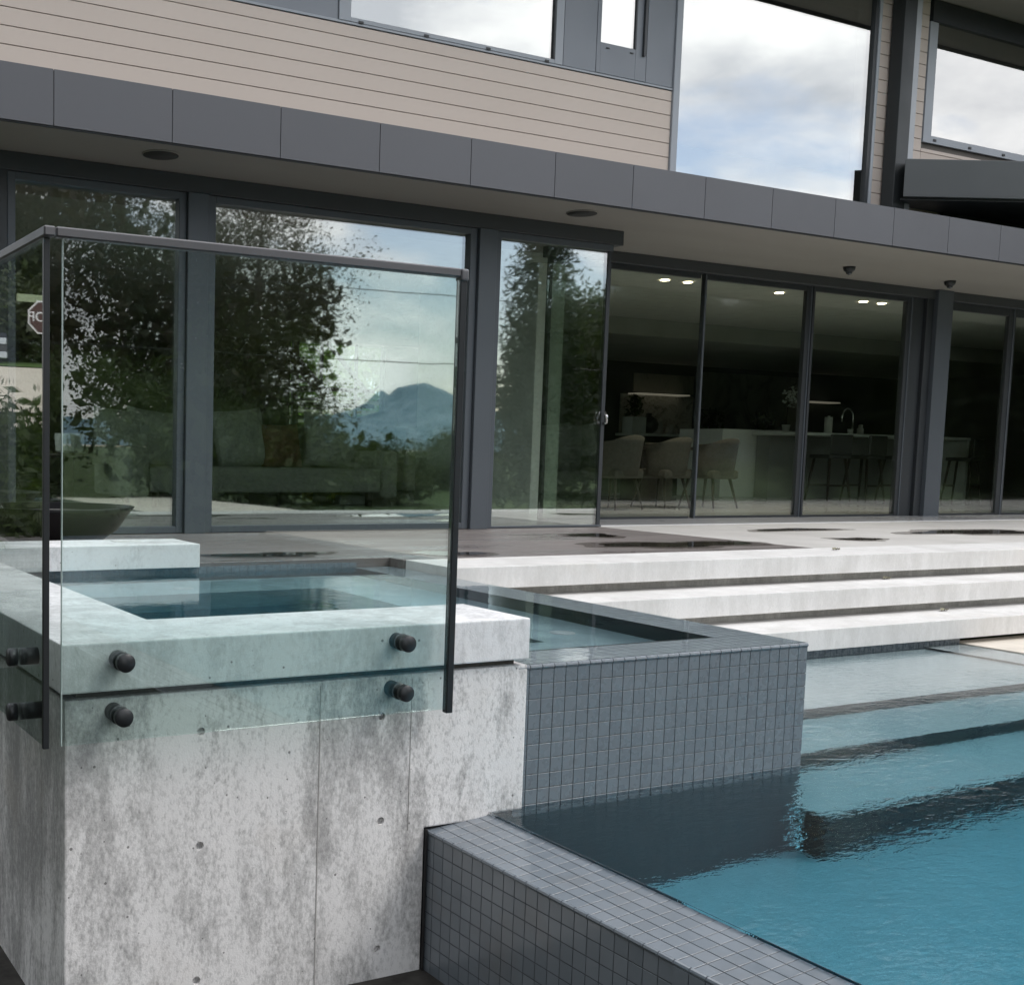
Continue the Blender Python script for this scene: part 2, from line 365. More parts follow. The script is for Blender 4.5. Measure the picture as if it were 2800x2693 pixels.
# interior
M['int_floor'] = simple('polished_floor', (.56, .56, .565), .14, .5, var=.06, nscale=1.5)
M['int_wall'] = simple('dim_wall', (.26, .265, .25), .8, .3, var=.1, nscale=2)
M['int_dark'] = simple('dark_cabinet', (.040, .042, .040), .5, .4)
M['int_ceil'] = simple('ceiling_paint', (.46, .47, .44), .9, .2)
M['int_white'] = simple('white_lacquer', (.68, .70, .66), .45, .4, var=.04)
t = MT('veined_stone'); w = t.noise(2.4, 8, .7, None, 1.6)
M['stone'] = t.pbr(t.mix(t.ramp(w, [(.36, 0.), (.50, .9), (.60, .3), (.72, 1.)]), (.16, .155, .13), (.52, .49, .43)), .3, .5)
t = MT('veined_stone_dark'); w = t.noise(1.6, 8, .7, None, 1.2)
M['stone_dark'] = t.pbr(t.mix(t.ramp(w, [(.36, 0.), (.52, .8), (.70, 1.)]), (.09, .09, .075), (.24, .23, .19)), .35, .5)
M['sofa'] = simple('linen_sofa', (.34, .34, .31), .95, .1, var=.1, nscale=30)
M['cushion'] = simple('grey_cushion', (.44, .44, .42), .95, .1, var=.12, nscale=30)
M['rust'] = simple('rust_cushion', (.20, .105, .07), .95, .1)
M['chair'] = simple('khaki_upholstery', (.085, .080, .070), .95, .1, var=.12, nscale=25)
M['wood_dark'] = simple('dark_wood', (.035, .026, .02), .5, .4, var=.3, nscale=20)
M['shade'] = simple('white_pleated_shade', (.75, .76, .72), .8, .2)
M['plastic'] = simple('white_plastic_sheet', (.75, .76, .80), .35, .5)
M['foam'] = simple('white_foam', (.80, .82, .78), .6, .3)
M['alum'] = simple('aluminium', (.60, .61, .63), .32, .5, 1.0)
M['chrome'] = simple('chrome', (.75, .75, .75), .12, .5, 1.0)
M['yellow'] = simple('yellow_plastic', (.55, .42, .04), .5)
M['ceramic'] = simple('white_ceramic', (.66, .70, .66), .35)
M['glazed_dark'] = simple('dark_vase', (.03, .03, .028), .35)
M['gravel'] = simple('lava_gravel', (.09, .085, .08), .9, .3, var=.5, nscale=60, bump=1, bscale=70)
t = MT('downlight'); M['lamp'] = t.pbr((.9, .85, .75), .5, emit=(1, .82, .58), estr=7)
t = MT('led_strip'); M['led'] = t.pbr((.9, .8, .7), .5, emit=(1, .86, .72), estr=.07)
t = MT('tube_lamp'); M['tube_lamp'] = t.pbr((.9, .9, .9), .5, emit=(.95, .97, 1), estr=7)
M['speaker'] = simple('speaker_grille', (.028, .027, .025), .8)
M['red'] = simple('sign_red', (.085, .042, .04), .7)
M['signwhite'] = simple('sign_white', (.8, .8, .8), .45)
M['signgreen'] = simple('street_sign_green', (.30, .36, .22), .6)
M['galv'] = simple('galvanised_post', (.35, .36, .36), .45, .5, .6)
M['truck'] = simple('black_car_paint', (.012, .013, .016), .15, .6)
M['tyre'] = simple('tyre_rubber', (.02, .02, .02), .9)
M['carglass'] = simple('dark_car_glass', (.03, .035, .04), .05, .6)
M['greenwall'] = simple('green_board_siding', (.30, .36, .27), .85, .2, var=.15, nscale=4)
M['fencewood'] = simple('weathered_slat', (.26, .25, .18), .9, .2, var=.2)

# ------------------------------------------------------------------ levels (m)
CAP_T, CAP_B, WALL_T = 1.127, .992, .970
RIM, SPA_W, POOL_W = .962, .967, .490
DECK, INT = 1.020, 1.028
SOF, FAS_T = 3.593, 3.920
YL, YR, YF, YU = 8.12, 8.97, 7.31, 8.30
P = .0508                                   # mosaic pitch (two-inch tile)

# ================================================================== GROUND, PAVING
def sheet(name, pts, z, mat, kind='structure'):
    me = bpy.data.meshes.new(name); me.from_pydata([(x, y, z) for x, y in pts], [], [tuple(range(len(pts)))]); me.update()
    return tag(obj(name, me, mat), kind=kind)
# ground sheet with a hole-free layout: it passes below the pool shell, so it is split round the pit
gx = [-900, 2.10, 7.9, 900]; gy = [-900, -9, 5.4, 900]
V = [(x, y, 0) for y in gy for x in gx]; F = []
for j in range(3):
    for i in range(3):
        if i == 1 and j == 1: continue
        F.append((j*4+i, j*4+i+1, (j+1)*4+i+1, (j+1)*4+i))
me = bpy.data.meshes.new('ground'); me.from_pydata(V, [], F); me.update()
tag(obj('ground', me, M['lawn']), kind='structure')
sheet('gravel_bed', [(-3.5, -4), (2.0985, -4), (2.0985, 7.4), (-3.5, 7.4)], .004, M['soil'])

# pool shell: floor, sides and submerged steps (treads and risers)
PX0, PX1, PYB = 2.35, 7.02, 4.80
fl = POOL_W-1.03
SY = [(3.84, .085), (3.415, .31), (2.95, .56)]          # riser planes and depth of the tread behind each
def grid_face(bm, a, b, c, d): bm.faces.new([bm.verts.new(p) for p in (a, b, c, d)])
bm = bmesh.new(); ys = PYB; 
for i, (yy, dp) in enumerate(SY):
    z = POOL_W-dp; x0 = 3.80 if i == 0 else (3.80 if yy > 3.06 else PX0)
    grid_face(bm, (3.81, yy, z), (PX1, yy, z), (PX1, ys, z), (3.81, ys, z)); ys = yy
grid_face(bm, (2.3, -8.5, fl-.5), (PX1, -8.5, fl-.5), (PX1, 2.95, fl), (2.3, 2.95, fl))
grid_face(bm, (2.3, 2.95, fl), (3.81, 2.95, fl), (3.81, 3.08, fl), (2.3, 3.08, fl))
for x in (PX1,):
    grid_face(bm, (x, -8.5, fl-.6), (x, 4.8, fl-.6), (x, 4.8, POOL_W-.012), (x, -8.5, POOL_W-.012))
grid_face(bm, (2.3, -8.5, fl-.6), (7.02, -8.5, fl-.6), (7.02, -8.5, POOL_W+.02), (2.3, -8.5, POOL_W+.02))
pool = tag(obj('pool_floor', bm_done(bm, 'pool_floor'), M['pool_floor']), kind='structure')
bm = bmesh.new()
zs = [POOL_W-d for _, d in SY]+[fl]
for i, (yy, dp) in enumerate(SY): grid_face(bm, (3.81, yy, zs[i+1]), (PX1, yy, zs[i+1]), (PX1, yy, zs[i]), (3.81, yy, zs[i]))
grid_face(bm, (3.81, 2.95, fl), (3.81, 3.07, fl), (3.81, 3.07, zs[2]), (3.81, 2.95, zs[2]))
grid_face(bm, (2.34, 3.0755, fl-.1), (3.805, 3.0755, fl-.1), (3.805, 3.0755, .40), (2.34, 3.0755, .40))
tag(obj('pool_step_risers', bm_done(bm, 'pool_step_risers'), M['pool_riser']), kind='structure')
boxes('pool_rim', [(7.02, 7.372, -8.5, 4.795, -.6, POOL_W-.012)], M['pool_floor'])
tag(bpy.data.objects['pool_rim'], kind='structure')
tag(box('pool_water', 2.338, 7.365, -8.45, 4.86, -1.2, POOL_W, M['water']), kind='structure')
sheet('side_paving', [(7.368, -9), (10.5, -9), (10.5, 4.86), (7.368, 4.86)], POOL_W+.006, M['beige'])
box('paving_edge', 7.366, 7.60, -9, 4.85, -.3, POOL_W+.002, M['beige']); tag(bpy.data.objects['paving_edge'], kind='structure')

# deck
DX = 7.30
def slab(name, x0, x1, y0, y1, z0, z1, mat): return tag(box(name, x0, x1, y0, y1, z0, z1, mat, bevel=.003), kind='structure')
slab('dark_deck', -1.2, DX, 6.055, 8.4, .9, DECK, M['deck_dark'])
slab('dark_deck', 3.80, DX, 5.895, 6.052, .9, DECK, M['deck_dark'])
slab('pale_deck', DX+.002, 24, 5.895, 9.3, .9, DECK-.001, M['deck_light'])
sheet('terrace_base', [(-1.2, 6.06), (24, 6.06), (24, 9.3), (-1.2, 9.3)], .5, M['soil'])
def puddle(label_name, cx, cy_, rx, ry, seed):
    r_ = random.Random(seed); n = 40; pts = []
    ph = [r_.uniform(0, 6.28) for _ in range(4)]
    for k in range(n):
        a = 2*math.pi*k/n; q = 1+.18*math.sin(2*a+ph[0])+.14*math.sin(3*a+ph[1])+.09*math.sin(5*a+ph[2])+.06*math.sin(8*a+ph[3])
        pts.append((cx+rx*q*math.cos(a), cy_+ry*q*math.sin(a)))
    sheet('damp_patch', [(cx+(a_-cx)*1.25, cy_+(b_-cy_)*1.55) for a_, b_ in pts], DECK+.002, M['damp'])
    return sheet('puddle', pts, DECK+.004, M['puddle'])
for i, (a, b, c, d) in enumerate(((2050, 1446, 2300, 1452), (2285, 1473, 2415, 1477), (2440, 1449, 2900, 1462), (1530, 1463, 1705, 1466), (1615, 1485, 2075, 1494), (560, 1516, 900, 1520), (1120, 1512, 1330, 1516))):
    p, q = PZ(a, (b+d)/2, DECK), PZ(c, (b+d)/2, DECK)
    puddle('', (p.x+q.x)/2, (p.y+q.y)/2, abs(q.x-p.x)/2*.9, .14 if i not in (2, 4) else .22, i+3)

# ================================================================== STEPS
steps = [(DECK, 5.40, 5.892, 3.815, 'topmost concrete step slab at the edge of the deck'),
         (.840, 5.075, 5.66, 3.815, 'middle concrete step slab between the two others'),
         (.660, 4.75, 5.33, 3.815, 'lowest concrete step slab just above the pool water')]
for i, (z, y0, y1, x0, lb) in enumerate(steps):
    e = thing('concrete_step', lb, 'step', (x0, y0, z), group='concrete pool steps')
    box('tread', x0, 24, y0, y1, z-.124, z, M['step'], e, bevel=.004, seg=2)
    box('riser', x0, 24, y0+.12, y0+.40, z-.1795 if i < 2 else POOL_W+.03, z-.1245, M['riser'], e)
e = thing('step_base_wall', 'low tiled upstand under the lowest step at the waterline', 'tiled wall', (3.82, 4.8, .4))
box('core', 3.815, 7.372, 4.806, 5.2, -.4, .546, M['grout'], e)
tile_bm = bmesh.new()
def tile_mesh(name, s=P-.0026, th=.0025, g=.0005):
    bm = bmesh.new(); h = s/2
    lo = [bm.verts.new(p) for p in ((-h, -h, 0), (h, -h, 0), (h, h, 0), (-h, h, 0))]
    mid = [bm.verts.new((p.co.x, p.co.y, th-g)) for p in lo]
    hi = [bm.verts.new((math.copysign(h-g, p.co.x), math.copysign(h-g, p.co.y), th)) for p in lo]
    for A, B in ((lo, mid), (mid, hi)):
        for k in range(4): bm.faces.new((A[k], A[(k+1) % 4], B[(k+1) % 4], B[k]))
    bm.faces.new(hi)
    me = bm_done(bm, name); return me
TM = tile_mesh('tile'); TM.materials.append(M['tile'])
TE = tile_mesh('edge_tile', P-.0030, .0012, .0003); TE.materials.append(M['tile_edge'])
RF = Matrix.Rotation(RAD(90), 4, 'X')                   # face -Y
RL = Matrix.Rotation(RAD(-90), 4, 'Y')                  # face -X
def place_tile(me, loc, R, parent, name='tile', sx=1, sy=1):
    o = bpy.data.objects.new(name, me); COL.objects.link(o)
    j = Matrix.Rotation(random.uniform(-.003, .003), 4, 'X') @ Matrix.Rotation(random.uniform(-.003, .003), 4, 'Y')
    o.parent = parent
    o.matrix_parent_inverse = (parent.matrix_parent_inverse @ parent.matrix_basis).inverted() if parent.parent is None else Matrix.Identity(4)
    o.matrix_basis = Matrix.Translation(loc) @ R @ j @ Matrix.Diagonal((sx, sy, 1, 1))
    return o
k = 0; x = 3.84
while x < 7.35:
    for r_ in range(2): place_tile(TM, (x, 4.8055, .546-.0255-r_*P), RF, e)
    x += P

# ================================================================== SPA: concrete wall, caps, tiled weir wall
e = thing('spa_wall', 'weathered board formed concrete wall with pits and tie holes under the cap', 'wall', (.915, 3.07, 0))
fw = prism('front_wall', [(.915, -.05), (2.088, -.05), (2.088, .470), (2.475, .470), (2.475, WALL_T), (.915, WALL_T)], 'y', 3.07, 3.30, M['concrete'], e, bevel=.006)
ties = [PY(x, y, 3.07) for x, y in ((546, 2312), (1041, 2244), (1031, 2594), (550, 2000), (1044, 1958), (537, 2680))]
cut = bmesh.new()
for p in ties:
    b2 = bmesh.ops.create_cone(cut, cap_ends=True, segments=20, radius1=.0135, radius2=.0115, depth=.03, matrix=Matrix.Translation((p.x, 3.068, p.z)) @ Matrix.Rotation(RAD(-90), 4, 'X'))
cme = bm_done(cut, 'cut'); co = bpy.data.objects.new('cut', cme); COL.objects.link(co)
md = fw.modifiers.new('b', 'BOOLEAN'); md.object = co; md.operation = 'DIFFERENCE'; md.solver = 'EXACT'
dg = bpy.context.evaluated_depsgraph_get(); new = bpy.data.meshes.new_from_object(fw.evaluated_get(dg)); fw.modifiers.clear(); fw.data = new; bpy.data.objects.remove(co)
if len(fw.data.materials) == 0: fw.data.materials.append(M['concrete'])
sw = box('side_wall', .915, 1.245, 3.302, 6.40, -.05, WALL_T, M['concrete_side'], e, bevel=.006, seg=2)
for (x, y, Zt, Zb, w) in ((868, 2300, .955, 0, .0035), (1120, 2100, .955, .47, .0018)):
    q = PY(x, y, 3.07); box('formwork_seam', q.x-w/2, q.x+w/2, 3.0685, 3.072, Zb, Zt, M['seam'], e)
box('bed_joint', .955, 2.44, 3.10, 3.30, WALL_T-.002, CAP_B+.002, M['recess'], e)
box('bed_joint', .955, 1.22, 3.302, 6.30, WALL_T-.002, CAP_B+.002, M['recess'], e)

e = thing('spa_surround', 'thick pale concrete cap slab along the front and left of the spa', 'capstone', (.90, 3.05, CAP_B))
prism('slab', [(.90, 3.05), (2.463, 3.05), (2.463, 3.424), (1.28, 3.424), (1.28, 5.95), (.90, 5.95)], 'z', CAP_B, CAP_T, M['cap'], e, bevel=.005)
e = thing('spa_bench_slab', 'thick concrete slab at the far left of the spa near the bowl', 'capstone', (2.55, 6.01, 1.0))
box('slab', .60, 2.552, 6.012, 6.41, .998, CAP_T, M['cap'], e, bevel=.004, seg=2)
q = PZ(345, 1480, CAP_T); box('skimmer_lid', q.x-.075, q.x+.075, q.y-.05, q.y+.05, CAP_T-.002, CAP_T+.003, M['step'], e, bevel=.001)

e = thing('spa_weir_wall', 'grey mosaic tiled spill wall of the spa rising from the pool', 'tiled wall', (2.48, 3.07, 0))
box('core', 2.30, 3.804, 3.0765, 3.31, -.6, RIM-.002, M['grout'], e)
box('side_core', 3.556, 3.804, 3.312, 6.05, -.6, RIM-.002, M['grout'], e)
x = 3.81-P/2-.002
while x > 2.44:
    for r_ in range(11): place_tile(TM, (x, 3.0765, RIM-.010-P/2-r_*P), RF, e)
    x -= P
bm = bmesh.new(); x = 3.81-P/2-.002                     # rounded nosing along the lip, one piece per tile
while x > 2.44:
    addtube(bm, [(x-P/2+.0015, 3.078, RIM-.004), (x+P/2-.0015, 3.078, RIM-.004)], .0085, 8); x -= P
tag(obj('nosing', bm_done(bm, 'nosing'), M['tile'], e, smooth=False), kind='stuff')
bm = bmesh.new()
yy = 3.115
while yy < 3.30:
    x = 3.81-P/2-.002
    while x > 2.44: addbox(bm, x-.0238, x+.0238, yy-.0238, yy+.0238, RIM-.004, RIM+.001); x -= P
    yy += P
yy = 3.32
while yy < 6.03:
    for q in range(5): x = 3.81-P/2-.002-q*P; addbox(bm, x-.0238, x+.0238, yy-.0238, yy+.0238, RIM-.004, RIM+.001)
    yy += P
tag(obj('rim_tiles', bm_done(bm, 'rim_tiles'), M['rim_tile'], e), kind='stuff')

# spa basin, bench and water
e = thing('spa_basin', 'tiled inside of the raised spa with bench below the water', 'spa', (2.4, 4.6, .1))
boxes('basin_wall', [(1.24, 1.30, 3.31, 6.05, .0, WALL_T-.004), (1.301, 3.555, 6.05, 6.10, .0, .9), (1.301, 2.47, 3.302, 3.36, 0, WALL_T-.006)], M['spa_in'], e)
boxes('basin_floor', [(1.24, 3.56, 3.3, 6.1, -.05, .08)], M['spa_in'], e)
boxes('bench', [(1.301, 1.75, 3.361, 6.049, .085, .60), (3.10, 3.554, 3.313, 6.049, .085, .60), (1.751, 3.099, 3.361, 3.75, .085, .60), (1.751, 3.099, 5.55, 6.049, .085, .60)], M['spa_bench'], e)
for (x, y) in ((3.30, 4.35), (2.35, 5.75), (3.32, 3.9)):
    lathe('jet_fitting', [(.055, 0), (.055, .006), (.03, .010), (.012, .006)], (x, y, .601), M['cap'], e, 20)
# tile course above the waterline under the far slab and deck edge
box('back_core', 1.25, 3.805, 6.056, 6.10, .85, .996, M['grout'], e)
x = 3.55
while x > 1.28:
    for r_ in range(2): place_tile(TM, (x, 6.056, .9725-r_*P), RF, e)
    x -= P
tag(box('spa_water', 1.245, 3.803, 3.0785, 6.06, .02, SPA_W, M['spawater']), kind='structure')

# pool edge wall (sloping tiled top)
XO, XI, ZO, ZI = 2.094, 2.350, .462, .487
e = thing('pool_edge_wall', 'low tiled pool edge wall with pale sloping top running toward the viewer', 'tiled wall', (XO, 3.0, 0))
prism('core', [(XO+.006, -.3), (XI-.002, -.6), (XI-.002, ZI-.006), (XO+.006, ZO-.006)], 'y', -8.6, 3.30, M['grout_dark'], e)
slope = math.atan2(ZI-ZO, XI-XO)
RT = Matrix.Rotation(-slope, 4, 'Y')
y = 3.055; n_t = 0; rest = bmesh.new()
while y > -1.2:
    parts = y > 1.52
    for c in range(5):
        x = XO+.010+P*(c+.5)*.955; z = ZO-.006+(x-XO)*math.tan(slope)
        if parts: place_tile(TE, (x, y, z), RT, e, sx=.955); n_t += 1
        else: addbox(rest, x-.0228, x+.0228, y-.0239, y+.0239, z-.002, z+.006)
    for r_ in range(9):
        z = ZO-.012-P/2-r_*P
        if parts and n_t < 299: place_tile(TE, (XO+.006, y, z), RL, e); n_t += 1
        else: addbox(rest, XO, XO+.006, y-.0239, y+.0239, z-.0239, z+.0239)
    # rounded nosing piece
    addtube(rest, [(XO+.0075, y-.0235, ZO-.0065), (XO+.0075, y+.0235, ZO-.0065)], .0075, 8)
    y -= P
tag(obj('remaining_tiles', bm_done(rest, 'remaining_tiles'), M['tile_edge'], e), kind='stuff')
box('sealant_strip', 2.089, 2.0935, 3.058, 3.068, 0, .468, M['caulk'], e)

# ================================================================== GLASS BALUSTRADE
e = thing('glass_balustrade', 'frameless glass balustrade with grey top rail bolted to the concrete wall', 'balustrade', (.885, 3.0, .867))
GB, GT = .867, 2.178
gp = box('glass_panel', .885, 2.100, 2.994, 3.006, GB, GT, M['balglass'], e, bevel=.0008)
box('glass_edge', .8835, .8849, 2.9945, 3.0055, GB, GT, M['glassedge'], e)
gs = box('glass_panel', .840, .852, 3.020, 5.60, GB, GT, M['balglass'], e, bevel=.0008)
box('edge_channel', 2.1005, 2.124, 2.988, 3.012, GB-.012, GT-.002, M['black'], e, bevel=.002)
box('edge_channel', .838, .854, 3.006, 3.0195, GB-.006, GT-.002, M['black'], e, bevel=.001)
tr_ = boxes('top_rail', [(.864, 2.098, 2.983, 3.017, GT-.001, 2.203)], M['rail'], e, bevel=.004)
box('top_rail', .832, .863, 2.983, 5.60, GT-.001, 2.203, M['rail'], e, bevel=.004)
box('rail_end_cap', 2.0985, 2.128, 2.982, 3.018, GT-.012, 2.2035, M['rail'], e, bevel=.009, seg=3)
for (x, z) in ((1.055, -.579), (1.051, -.727), (1.948, -.578), (1.946, -.729)):
    z += H; y1 = 3.0495 if z > 1.0 else 3.0695
    s = tube('standoff', [(x, y1, z), (x, 3.0065, z)], .0245, M['black'], e, 28)
    s2 = tube('clamp_disc', [(x, 2.9935, z), (x, 2.975, z), (x, 2.972, z)], [.0255, .0255, .0235], M['black'], s, 28)
    tube('washer', [(x, 3.0180, z), (x, 3.0140, z)], .0268, M['rail'], s, 28)
for (y, zs_) in ((3.29, (-.600, -.757)), (5.2, (-.60, -.757))):
    for z in zs_:
        z += H; x1 = .8995 if z > 1.0 else .9145
        s = tube('standoff', [(x1, y, z), (.8525, y, z)], .0245, M['black'], e, 28)
        tube('clamp_disc', [(.8395, y, z), (.818, y, z), (.815, y, z)], [.0255, .0255, .0235], M['black'], s, 28)

# ================================================================== HOUSE
house = thing('house', 'modern two storey house with beige siding, charcoal fascia and tall glazing', 'house', (2, 8, 1))
# lower roof slab, soffit, fascia panels
box('lower_roof', 1.2, 24, YF+.02, YU+.6, SOF+.03, FAS_T-.004, M['canopy'], house)
box('soffit', 1.2, 24, YF+.03, 9.4, SOF, SOF+.028, M['soffit'], house)
box('drip_edge', 1.2, 24, YF+.012, YF+.03, SOF-.016, SOF+.026, M['fascia_edge'], house)
x0 = 2.0985-.7732*2; fb = None
fas = box('fascia', 1.2, 24, YF+.006, YF+.0195, SOF+.002, FAS_T-.006, M['fascia_edge'], house)
for k in range(30):
    a = x0+k*.7732
    if a > 23: break
    box('fascia_panel', max(a, 1.2)+.003, a+.7732-.003, YF, YF+.0058, SOF-.006, FAS_T, M['fascia'], fas)
for (x, y) in ((440, 422), (1592, 582)):
    q = PZ(x, y, SOF); sp = lathe('soffit_speaker', [(.118, -.008), (.118, 0.004)], (q.x, q.y, SOF-.004), M['speaker'], house, 36)
    lathe('trim_ring', [(.126, -.005), (.126, .003)], (q.x, q.y, SOF-.003), M['soffit'], sp, 36)
for (x, y) in ((2322, 742), (2597, 780)):
    q = PZ(x, y, 3.55); c_ = lathe('security_camera', [(.03, -.055), (.052, -.035), (.058, -.01), (.058, .0)], (q.x, q.y, SOF-.002), M['black'], house, 20)
    lathe('lens_dome', [(.006, -.078), (.026, -.068), (.032, -.05)], (q.x, q.y, SOF-.002), M['carglass'], c_, 16)

CE_ = 3.62
# ---- ground floor, left glazing (plane YL) with three bays
HEADB = 3.47
def frame_rect(name, x0, x1, z0, z1, w, y0, y1, mat, parent, wt=None, wb=None):
    wt = wt or w; wb = wb or w
    return boxes(name, [(x0, x0+w, y0, y1, z0, z1), (x1-w, x1, y0, y1, z0, z1), (x0+w, x1-w, y0, y1, z1-wt, z1), (x0+w, x1-w, y0, y1, z0, z0+wb)], mat, parent, bevel=.003)
def glazed(name, x0, x1, z0, z1, w, y0, y1, gm, fm, parent, wt=None, wb=None, gy=None):
    f = frame_rect('frame', x0, x1, z0, z1, w, y0, y1, fm, None, wt, wb)
    ww = thing_part(name, parent)
    world_parent(f, ww)
    gy = gy if gy is not None else (y0+y1)/2
    pane = box('pane', x0+w-.004, x1-w+.004, gy, gy+.02, z0+(wb or w)-.004, z1-(wt or w)+.004, gm, ww)
    return ww
def thing_part(name, parent):
    o = bpy.data.objects.new(name, None); o.empty_display_size = .1; COL.objects.link(o); world_parent(o, parent); return o
# posts between bays
def post(name, x0, x1, y0, y1, z0, z1, mat, parent): return box(name, x0, x1, y0, y1, z0, z1, mat, parent, bevel=.003)
head_z0 = 3.47
box('head_beam', 1.95, 7.392, YL-.02, YL+.12, head_z0, SOF-.002, M['head'], house, bevel=.003)
post('corner_post', 1.80, 2.01, YL-.02, YL+.14, DECK, head_z0, M['frame_dark'], house)
post('mullion_post', 3.309, 3.469, YL-.03, YL+.14, DECK, head_z0-.001, M['frame'], house)
post('mullion_post', 5.862, 6.035, YL-.03, YL+.14, DECK, head_z0-.001, M['frame'], house)
glazed('window_bay', 2.015, 3.306, DECK+.003, head_z0-.002, .055, YL, YL+.08, M['glazing'], M['frame'], house, .05, .05)
glazed('window_bay', 3.472, 5.858, DECK+.003, head_z0-.002, .066, YL, YL+.08, M['glazing'], M['frame'], house, .05, .05)
wb3 = thing_part('corner_window', house)
bx = boxes('frame', [(6.038, 6.10, YL, YL+.08, DECK+.003, head_z0-.002), (6.10, 7.30, YL, YL+.08, head_z0-.055, head_z0-.002), (6.10, 7.30, YL, YL+.08, DECK+.003, DECK+.02)], M['frame'], wb3, bevel=.002)
box('pane', 6.096, 7.262, YL+.03, YL+.05, DECK+.02, head_z0-.053, M['glazing'], wb3)
box('pane', 7.278, 7.298, YL+.062, YR-.002, DECK+.02, head_z0-.053, M['glazing'], wb3)
box('corner_bead', 7.264, 7.302, YL+.022, YL+.060, DECK+.003, head_z0-.056, M['frame_dark'], wb3)
tube('handle', [(7.285, YL+.02, 1.93), (7.285, YL-.02, 1.94), (7.285, YL-.025, 1.99), (7.285, YL+.0, 2.03)], .012, M['chrome'], wb3)
# ---- ground floor, right sliding doors (plane YR)
box('head_beam', 7.31, 24, YR-.06, YR+.12, 3.49, SOF-.002, M['head'], house, bevel=.003)
slid = [(7.31, 9.300), (9.302, 10.862), (10.864, 12.47)]
for i, (a, b) in enumerate(slid):
    yo = YR+.02*(i % 2)
    d = thing_part('sliding_door', house)
    boxes('frame', [(a, a+.03, yo, yo+.05, DECK+.003, 3.489), (b-.075 if i else b-.022, b, yo, yo+.05, DECK+.003, 3.489), (a+.03, b-.076, yo+.002, yo+.048, 3.44, 3.489), (a+.03, b-.076, yo+.002, yo+.048, DECK+.003, DECK+.03)], M['frame_dark'], d, bevel=.002)
    box('stile_edge', b-.020, b-.001, yo-.008, yo-.0005, DECK+.003, 3.488, M['frame'], d)
    box('pane', a+.028, b-.02, yo+.015, yo+.035, DECK+.028, 3.442, M['doorglass'], d)
post('door_jamb', 12.472, 12.66, YR-.01, YR+.12, DECK, 3.489, M['frame_dark'], house)
post('door_jamb', 12.662, 12.775, YR-.05, YR+.12, DECK, 3.489, M['frame_dark'], house)
post('column', 12.777, 13.045, YR-.10, YR+.20, DECK, SOF-.003, M['frame'], house)
for (a, b) in ((13.05, 14.35), (14.352, 17.0)):
    d = thing_part('sliding_door', house)
    boxes('frame', [(a, a+.03, YR, YR+.05, DECK+.003, 3.489), (b-.10, b, YR, YR+.05, DECK+.003, 3.489), (a+.03, b-.101, YR+.002, YR+.048, 3.40, 3.489), (a+.03, b-.101, YR+.002, YR+.048, DECK+.003, DECK+.03)], M['frame_dark'], d, bevel=.002)
    box('stile_edge', b-.022, b-.001, YR-.008, YR-.0005, DECK+.003, 3.488, M['frame'], d)
    box('pane', a+.028, b-.08, YR+.015, YR+.035, DECK+.028, 3.442, M['doorglass'], d)
box('side_wall', 17.0, 24, YR, YR+.2, DECK, 3.489, M['frame_dark'], house)
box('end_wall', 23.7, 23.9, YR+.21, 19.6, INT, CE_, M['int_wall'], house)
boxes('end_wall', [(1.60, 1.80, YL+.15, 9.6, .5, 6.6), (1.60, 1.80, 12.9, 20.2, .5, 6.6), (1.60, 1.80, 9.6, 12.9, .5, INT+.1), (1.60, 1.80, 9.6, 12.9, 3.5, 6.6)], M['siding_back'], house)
sw_ = thing_part('side_window', house)  # unseen window added to let daylight into the living room
boxes('frame', [(1.62, 1.76, 9.602, 9.68, INT+.102, 3.498), (1.62, 1.76, 12.82, 12.898, INT+.102, 3.498), (1.62, 1.76, 11.2, 11.28, INT+.102, 3.498)], M['frame'], sw_)  # frame of the added side window
box('pane', 1.68, 1.70, 9.68, 12.82, INT+.102, 3.498, M['balglass'], sw_)

# ---- upper storey wall in plane YU : siding boards, openings
sp_z = .1225; z_ref = 2.6771+H
def upz(y_px, x_px): return PY(x_px, y_px, YU).z
SILL = 3.262+H                              # underside of the left window band
XB0, XB1 = 8.06, 8.135                      # trim left of the large window
XW1 = 10.675                                # right edge of large window frame
XC0, XC1 = 10.96, 11.15
sid = box('siding_wall', 1.2, XB0, YU+.018, YU+.25, FAS_T-.2, SILL-.005, M['siding_back'], house)
sid2 = box('siding_wall', XW1+.08, 24, YU+.018, YU+.25, FAS_T-.2, 6.6, M['siding_back'], house)
z = z_ref-6*sp_z
zl = []
while z < 7: zl.append(z); z += sp_z
def board(x0, x1, za, zb, par): box('siding_board', x0, x1, YU, YU+.0175, za+.0028, zb-.0028, M['siding'], par, bevel=.0015)
WZ0, WZ1 = 3.285+H-.075, 6.15
for za, zb in zip(zl, zl[1:]):
    if za < SILL-.02 and zb > FAS_T-.15:
        ztop = min(zb, SILL-.004)
        cuts = [1.2, 3.9+random.uniform(-.6, .6), XB0-.004]
        board(1.2, XB0-.004, za, ztop, sid)
    if zb > FAS_T-.15 and za < 6.4:
        board(XW1+.085, 11.50 if zb > WZ0 else 11.50, za, zb, sid2)
        if za < WZ0-.01: board(11.504, 24, za, min(zb, WZ0-.004), sid2)
